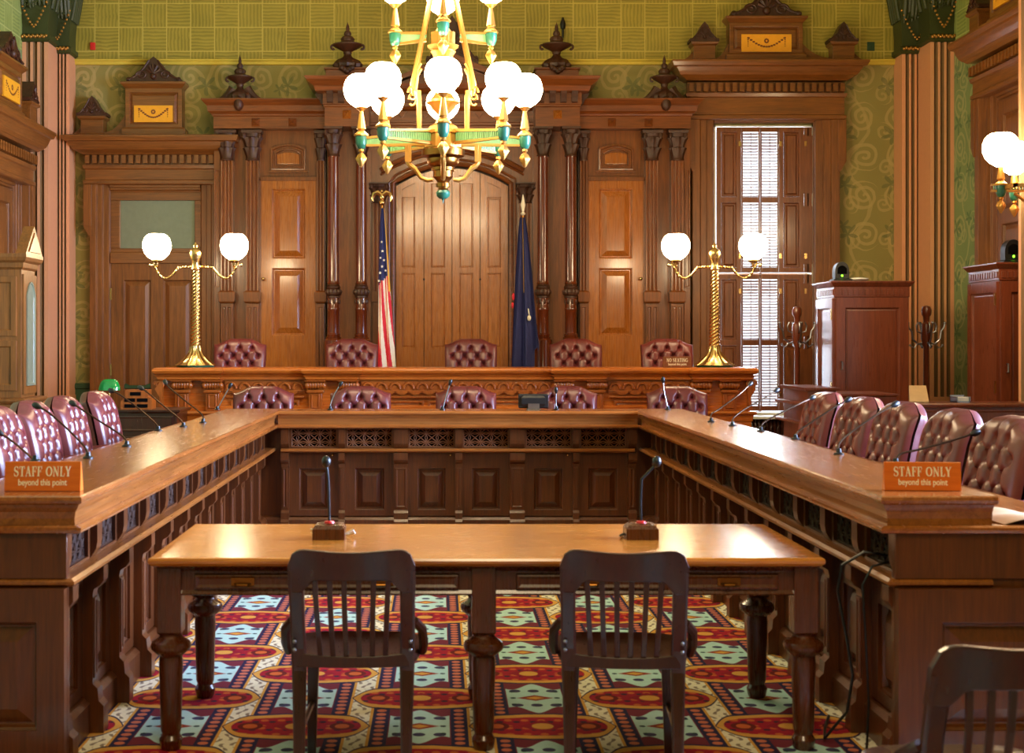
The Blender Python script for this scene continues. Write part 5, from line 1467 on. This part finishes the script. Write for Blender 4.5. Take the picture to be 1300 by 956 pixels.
cd = MB(); x0 = xs(671,YFl)-xs(664,YFl); cd.tube([(x0-.01,-.10,zf(392)),(x0,-.12,zf(400))], .006, 6); cd.ball((x0,-.12,zf(404)), .022, 10, 8, sz=1.5); cd.build('tassel', M['flagwhite'], cl)

# ------------------------------------------------------------------ cabinets, racks and desks at the sides
def cabinet(X0, X1, Y0_, Y1_, z0, z1, label, doors_left=False):
    r = empty('wardrobe_cabinet', ((X0+X1)/2, (Y0_+Y1_)/2, z0), 0, label, 'cabinet')
    w, dp, h = (X1-X0)/2, (Y1_-Y0_)/2, z1-z0
    mb = MB(); mb.box(-w, w, -dp, dp, .0, h-.08); mb.rl(-w, w, -dp, dp, [(.02,0),(.02,.10),(.005,.12),(0,.13)], back=True); mb.build('body', M['cabinet'], r, .003)
    mb = MB(); mb.rl(-w, w, -dp, dp, [(0,h-.17),(.012,h-.165),(.012,h-.06),(.02,h-.055),(.05,h-.02),(.055,h-.012),(.055,h),(.02,h+.004)], back=True)
    for k in range(int(2*w/.06)): x = -w+.03+.06*k; mb.box(x-.018, x+.018, -dp-.024, -dp-.01, h-.145, h-.085)
    for k in range(int(2*dp/.06)): y = -dp+.03+.06*k; mb.box(-w-.024, -w-.01, y-.018, y+.018, h-.145, h-.085)
    mb.build('cornice', M['cabinet'], r, .002)
    mb = MB(); mb.framed(-w+.005, w-.005, .14, h-.18, -dp-.03, [(-w+.1, w-.1, .25, h-.28)], .028, (.02,.004), groove=.014); mb.build('front_panel', M['cabinet'], r)
    mb = MB(); mb.M = Matrix.Translation((-w,0,0)) @ Matrix.Rotation(-PI/2, 4, 'Z'); mb.framed(-dp+.005, dp-.005, .14, h-.18, -.03, [(-dp+.09, dp-.09, .25, h-.28)], .028, (.02,.004), groove=.014); d_ = mb.build('door', M['cabinet'], r)
    mb = MB()
    for z in (h-.35, h*.45): mb.box(-w-.04, -w-.03, -dp+.005, -dp+.04, z-.06, z+.06)
    mb.build('hinge', M['gold'], d_)
    mb = MB(); mb.tube([(-w+.06,-dp-.028,1.12),(-w+.06,-dp-.065,1.12),(-w+.06,-dp-.065,1.20),(-w+.06,-dp-.028,1.20)], .008, 6); mb.build('handle', M['steel'], r)
    return r
cabinet(xs(1060,15.0), xs(1153,15.0), 15.0, 15.66, .18, zs(357,15.0), 'reddish wooden cabinet with moulded cornice right of the shuttered window, router on top')
cabinet(5.36, 5.93, 13.55, 14.3, .18, zs(333,13.5), 'reddish wooden cabinet at right edge with bluish daylight on its left side')
def receiver(X, Y, Z, s, label):
    r = empty('infrared_receiver', (X, Y, Z), 0, label, 'electronic device', 'black dome devices on the cabinets')
    P = [(-.075*s,0.02)] + [(-.075*s*math.cos(t), .11*s+.10*s*math.sin(t)) for t in [PI*k/14 for k in range(15)]] + [(.075*s,.02)]
    mb = MB(); mb.prism(P, 'y', -.05*s, .06*s); mb.build('housing', M['black'], r, .015)
    mb = MB(); mb.rl(-.10*s,.10*s,-.09*s,.09*s,[(0,0),(0,.02),(-.02,.03)], back=True); mb.build('foot', M['black'], r)
    mb = MB(); mb.ball((.0,-.052*s,.06*s), .012*s, 8, 6); mb.build('green_light', LED, r)
    mb = MB(); mb.panel(-.05*s, .05*s, .08*s, .14*s, -.05*s, [(0,0),(.006,-.004),(.012,.006)], arch=.03*s); mb.build('face_grille', M['dark'], r)
LED = plain('green_indicator_light', (120,255,60), .4, emit=(120,255,40), es=3)
receiver(xs(1067.5,15.2), 15.2, zs(357,15.0)+.005, 1.0, 'black dome-shaped device with a green light on the cabinet beside the window')
receiver(xs(1284,13.8), 13.8, zs(333,13.5)+.005, 1.1, 'black dome-shaped device on the cabinet at the right edge')
mb = MB(); X, Y, Z = xs(1090,15.2), 15.2, zs(357,15.0)+.006
mb.lathe(X, Y, [(.02,Z),(.09,Z+.008),(.11,Z+.022),(.10,Z+.034),(.05,Z+.042),(.01,Z+.044)], 24)
tag(mb.build('wireless_router', M['white']), 'flat round white device beside the black dome on the cabinet', 'electronic device')
def coat_rack(X, Y, Z, top, label):
    r = empty('coat_rack', (X, Y, Z), 0, label, 'coat stand', 'wooden coat racks')
    h = top - Z
    mb = MB(); mb.lathe(0,0,[(.04,.06),(.035,.3),(.03,h-.45),(.05,h-.42),(.055,h-.25),(.05,h-.2),(.03,h-.18),(.035,h-.12),(.05,h-.10),(.055,h-.05),(.04,h-.01),(.01,h)], 18); mb.build('post', M['cabinet'], r)
    for k in range(4):
        t = PI/4*0 + k*PI/2; c_, s_ = math.cos(t), math.sin(t)
        mb = MB(); Q = lambda a, z: (a*c_, a*s_, z)
        mb.tube([Q(.04,h-.40),Q(.09,h-.42),Q(.15,h-.36),Q(.16,h-.28),Q(.19,h-.24),Q(.2,h-.2)], [.012,.011,.01,.01,.01,.012], 8); mb.tube([Q(.10,h-.41),Q(.13,h-.46),Q(.17,h-.44)], .009, 8); mb.ball(Q(.2,h-.19), .017, 8, 6); mb.ball(Q(.175,h-.43), .014, 8, 6)
        mb.tube([Q(.05,h-.3),Q(.10,h-.28),Q(.11,h-.22),Q(.09,h-.18)], .008, 8)
        mb.build('hook', M['steel'], r)
        mb = MB(); mb.tube([Q(.02,.22),Q(.14,.14),Q(.27,.02)], [.026,.022,.024], 8); mb.build('foot', M['cabinet'], r)
coat_rack(xs(1012,16.1), 16.1, .18, zs(389,16.1), 'coat rack with metal hooks in front of the shuttered window')
coat_rack(xs(1176,15.4), 15.4, .18, zs(388,15.4), 'coat rack with metal hooks in front of the right corner pier')

# radiator under the back window
r = empty('radiator_cover', (xs(975,16.75), 16.78, .18), 0, 'dark ornate radiator with a pale top below the shuttered window', 'radiator')
mb = MB(); mb.rl(-.55,.55,-.13,.2,[(0,.50),(.02,.505),(.02,.53),(0,.535)]); mb.build('top_slab', M['jamb'], r)
mb = MB(); mb.box(-.5,.5,-.02,.18,.05,.5)
for k in range(22): x = -.48+.96*k/21; mb.tube([(x,-.07,.04),(x,-.07,.42),(x,-.04,.48)], .02, 6)
for k in range(12): x = -.44+.88*k/11; mb.tube([(x+.03*math.cos(q),-.10,.36+.06*math.sin(q)) for q in [j*PI/5 for j in range(10)]], .008, 5, closed=True)
mb.build('fins', M['chair_dark'], r)

# clerk's stand: stepped lectern, paper box and long rail counter
r = empty('stepped_lectern', (3.37, 12.95, .18), 0, 'stepped wooden lectern with daylight on its side shelves, behind the farthest right armchair', 'lectern')
hh = zs(492,13)-.18
mb = MB(); mb.box(.0,.26,.0,.90,.0,hh-.03); mb.build('body', M['cabinet'], r, .003)
mb = MB(); mb.rl(.0,.26,.0,.90,[(.02,hh-.03),(.03,hh-.015),(.03,hh)], back=True); mb.build('top', M['cabinet'], r, .003)
for py in (513, 537):
    z = zs(py,13)-.18; mb = MB(); mb.rl(-.0,.02,.02,.88,[(.07,z-.012),(.075,z),(.07,z+.012)], back=True); mb.build('side_shelf', M['cabinet'], r, .003)
r = empty('desk_organizer', (xs(1068,12.9), 12.9, .18), 0, 'low wooden desk box behind the row of right armchairs, left of the long rail', 'desk')
w = xs(1138,12.9)-xs(1068,12.9); hh = zs(500,12.9)-.18
mb = MB(); mb.box(0,w,0,.7,0,hh-.03); mb.build('body', M['cabinet'], r, .003)
mb = MB(); mb.rl(0,w,0,.7,[(0,hh-.03),(.02,hh-.015),(.02,hh)], back=True); mb.build('top', M['cabinet'], r, .003)
r = empty('rail_counter', (xs(1160,12.0), 12.0, .18), 0, 'long dark wooden counter with a flat rail along the right, behind the armchairs', 'counter')
w = 5.9 - xs(1160,12.0); hh = zs(512,12.0)-.18
mb = MB(); mb.rl(0,w,0,.40,[(0,hh-.035),(.02,hh-.025),(.025,hh-.01),(.015,hh)]); mb.build('top_rail', M['cabinet'], r)
mb = MB(); mb.box(.02,w-.0,.05,.38,0,hh-.035); mb.panel(.05,w-.05,hh-.25,hh-.05,.05,[(0,0),(.0,-.012),(.02,-.012),(.03,.0)])
nn = 5
for k in range(nn): mb.panel(.05+(w-.1)*k/nn, .05+(w-.1)*(k+1)/nn-.03, .1, hh-.38, .05, [(0,0),(0,-.015),(.03,-.015),(.04,.0),(.08,-.008)])
mb.build('front', M['cabinet'], r, .003)
z = zs(545,12.0)-.18; mb = MB(); mb.rl(0,w,.02,.1,[(-.02,z-.03),(.0,z-.02),(.015,z-.008),(.015,z)]); mb.build('shelf_ledge', M['cabinet'], r)
mb = MB(); X, Y, Z = xs(1167,12.2), 12.2, .18+hh
mb.add([(X-.11,Y-.08,Z+.001),(X+.05,Y-.1,Z+.001),(X+.09,Y+.1,Z+.13),(X-.05,Y+.12,Z+.13),(X-.11,Y-.08,Z+.012),(X+.05,Y-.1,Z+.012),(X+.09,Y+.09,Z+.142),(X-.05,Y+.11,Z+.142)], [(0,3,2,1),(4,5,6,7),(0,1,5,4),(1,2,6,5),(2,3,7,6),(3,0,4,7)])
mb.add([(X-.05,Y+.12,Z+.13),(X+.09,Y+.1,Z+.13),(X+.11,Y+.17,Z+.001),(X-.03,Y+.19,Z+.001)], [(0,1,2,3),(3,2,1,0)])
tag(mb.build('tilted_leaflet', M['paper'], None, .002), 'small tilted leaflet on the left end of the long right counter', 'leaflet')
r = empty('paper_tray', (xs(1219,12.2), 12.2, .18+hh), 0, 'small silver paper tray on the long right counter', 'tray')
mb = MB(); mb.box(-.06,.06,-.08,.08,0.001,.012); mb.box(-.06,-.05,-.08,.08,.0,.05); mb.box(.05,.06,-.08,.08,0,.05); mb.box(-.06,.06,.07,.08,0,.06); mb.build('tray', M['steel'], r)
mb = MB(); mb.box(-.048,.048,-.07,.068,.012,.045); mb.build('paper_stack', M['white'], r)

# left side: display case, clerk's desk with sorter and green lamp
cx0 = -3.66
r = empty('display_case', (cx0, 12.50, .18), 0, 'tall wooden case with a gabled top and arched glass door at the left edge', 'cabinet')
hh = zs(322,12.5)-.18
mb = MB(); mb.box(-.55,.02,-.10,.55,0,.86); mb.rl(-.55,.02,-.10,.55,[(0,.86),(.02,.875),(.03,.89),(.03,.905),(0,.915)], back=True); mb.build('lower_cupboard', M['case'], r, .003)
mb = MB(); mb.box(-.5,-.02,0,.42,.915,hh-.1)
mb.panel(-.46,-.06,.98,1.42,0,[(0,0),(0,-.012),(.05,-.012),(.06,.0)]); mb.panel(-.46,-.06,1.46,hh-.2,0,[(0,0),(0,-.012),(.05,-.012),(.06,.0)])
mb.build('body', M['case'], r, .003)
mb = MB(); mb.rl(-.5,-.02,0,.42,[(0,hh-.14),(.02,hh-.12),(.025,hh-.08),(.05,hh-.06),(.06,hh-.03),(.06,hh)], back=True); mb.build('cornice', M['case'], r)
mb = MB(); mb.prism([(-.05,hh),(.47,hh),(.21,hh+.26)], 'x', -.06, .035); mb.prism([(.03,hh+.02),(.39,hh+.02),(.21,hh+.2)], 'x', .035, .045); mb.build('gable', M['case'], r, .004)
mb = MB(); mb.M = Matrix.Translation((-.02,.21,0)) @ Matrix.Rotation(PI/2, 4, 'Z')
mb.panel(-.20,.20,.95,hh-.18,0,[(0,0),(0,-.02)]); 
dz = mb.build('door', M['case'], r)
mb = MB(); mb.M = Matrix.Translation((0.001,.21,0)) @ Matrix.Rotation(PI/2, 4, 'Z')
mb.panel(-.13,.13,1.02,hh-.36,0,[(0,0),(.0,-.012),(.015,-.012),(.02,.004)], arch=.12); mb.build('arched_glass', M['frost'], dz)
r = empty('clerk_desk', (xs(142,13.2), 13.2, .18), 0, 'dark clerk desk in shadow on the left below the door', 'desk')
hh = zs(520.5,13.2)-.18; w = .62
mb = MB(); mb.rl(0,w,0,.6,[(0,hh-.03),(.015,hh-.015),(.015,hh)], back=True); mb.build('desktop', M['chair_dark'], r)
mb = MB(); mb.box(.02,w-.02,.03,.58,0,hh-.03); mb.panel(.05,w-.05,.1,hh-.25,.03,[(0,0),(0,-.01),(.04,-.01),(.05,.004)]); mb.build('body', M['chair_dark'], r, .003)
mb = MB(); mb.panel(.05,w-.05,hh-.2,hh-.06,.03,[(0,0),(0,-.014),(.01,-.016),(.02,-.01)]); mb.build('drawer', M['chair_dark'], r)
DZ = .18+hh
r = empty('paper_sorter', (xs(152,13.3), 13.3, DZ), 0, 'small orange-brown wooden paper sorter with slots on the clerk desk', 'desk organizer')
w = xs(192,13.3)-xs(152,13.3); h3 = zs(495,13.3)-DZ
mb = MB(); mb.prism([(0,0),(w,0),(w,h3*.55),(w*.86,h3*.62),(w*.86,h3),(w*.14,h3),(w*.14,h3*.62),(0,h3*.4)], 'y', .04, .22); mb.build('body', M['bench_v'], r, .003)
mb = MB()
for row, z in enumerate((h3*.08, h3*.38, h3*.70)):
    for k in range(2):
        a = w*(.12+.40*k) if row < 2 else w*(.30+.0*k); b2_ = a + w*.34
        if row == 2 and k: continue
        mb.box(a, b2_, .034, .05, z, z+h3*.18)
mb.build('slot_shade', M['dark'], r)['kind'] = 'stuff'  # solid dark blocks: the shade inside the openings is put into their colour
r = empty('bankers_lamp', (xs(139,13.55), 13.55, DZ), 0, 'desk lamp with a glossy green glass shade on the clerk desk', 'lamp')
zt = zs(481,13.55)-DZ
mb = MB(); R = []
for x in [-.10+.2*k/10 for k in range(11)]:
    e = math.sqrt(max(.05, 1-(x/.103)**4)); R.append([(x, .06*math.cos(q)*e, zt-.11+.11*math.sin(q)*e if q <= PI else zt-.11) for q in [PI*k/10 for k in range(11)]])
mb.loft(R, smooth=True); mb.build('shade', M['greenglass'], r)
mb = MB(); mb.lathe(0,0,[(.07,.0),(.07,.012),(.02,.025),(.009,.04),(.009,zt-.09)], 16); mb.build('stand', M['gold'], r)

# small fittings on the back wall
mb = MB(); X, Z = xs(117,17.15), zs(58,17.15); mb.box(X-.03, X+.03, YB-.035, YB, Z-.045, Z+.045)
tag(mb.build('alarm_strobe', M['red'], None, .006), 'tiny red alarm box high on the left of the yellow wall', 'alarm')
mb = MB(); X, Z = xs(1107,17.15), zs(58,17.15); mb.box(X-.045, X+.045, YB-.012, YB, Z-.055, Z+.055); mb.box(X-.012, X+.012, YB-.02, YB-.01, Z-.012, Z+.012)
tag(mb.build('outlet_plate', M['green_base'], None, .003), 'small dark green plate high on the wall right of the window pediment', 'wall plate')
mb = MB(); X = xs(715,17.1); mb.lathe(X, YB-.05, [(.012,zs(47,17.1)),(.014,zs(36,17.1)),(.03,zs(35,17.1)),(.035,zs(29,17.1)),(.018,zs(24,17.1)),(.012,zs(21,17.1))], 12); mb.box(X-.01,X+.01,YB-.05,YB,zs(46,17.1),zs(44,17.1))
tag(mb.build('wall_sensor', M['black'], None), 'small dark sensor on the yellow wall beside the right tall urn', 'sensor')

# ------------------------------------------------------------------ light
w = bpy.data.worlds.new('daylight'); SC.world = w; w.use_nodes = True
bg = w.node_tree.nodes['Background']; bg.inputs[0].default_value = (.80,.90,1.0,1); bg.inputs[1].default_value = 1.7
def area(name, loc, rot, sx, sy, power, col):
    l = bpy.data.lights.new(name, 'AREA'); l.shape = 'RECTANGLE'; l.size = sx; l.size_y = sy; l.energy = power; l.color = col; l.spread = 1.75
    o = bpy.data.objects.new(name, l); COL.objects.link(o); o.location = loc; o.rotation_euler = rot; return o
for k, (a, b_) in enumerate(RW):
    area('window_daylight', (XR+.25, (a+b_)/2, 2.6), (0, PI/2, 0), 3.3, 1.5, 950, (.46,.62,1.0))
area('window_daylight', (3.92, YB+.35, 2.5), (-PI/2, 0, 0), 1.15, 3.4, 120, (.78,.88,1.0))
def point(name, loc, power, col, r_):
    l = bpy.data.lights.new(name, 'POINT'); l.energy = power; l.color = col; l.shadow_soft_size = r_
    o = bpy.data.objects.new(name, l); COL.objects.link(o); o.location = loc; return o
point('rear_fill_light', (.4, 1.6, 4.2), 260, (1,.78,.48), .6)  # added warm fill above the frame, without a fixture

# ------------------------------------------------------------------ camera and view
cam = bpy.data.cameras.new('camera'); co = bpy.data.objects.new('camera', cam); COL.objects.link(co)
co.location = (0,0,H); co.rotation_euler = (PI/2,0,0)
cam.sensor_width = 36; cam.lens = 36*F/1300; cam.shift_x = (650-CX)/1300; cam.shift_y = -(478-CY)/1300
cam.clip_start = .05
cam.dof.use_dof = True; cam.dof.focus_distance = 14.2; cam.dof.aperture_fstop = 5.6
SC.camera = co
SC.view_settings.view_transform = 'Standard'; SC.view_settings.look = 'None'; SC.view_settings.gamma = 1; SC.view_settings.use_curve_mapping = False
SC.view_settings.exposure = 0.38
SC.cycles.use_denoising = True
SC.cycles.max_bounces = 8; SC.cycles.diffuse_bounces = 4; SC.cycles.glossy_bounces = 4; SC.cycles.transparent_max_bounces = 12
SC.cycles.sample_clamp_indirect = 6
SC.cycles.caustics_reflective = False; SC.cycles.caustics_refractive = False
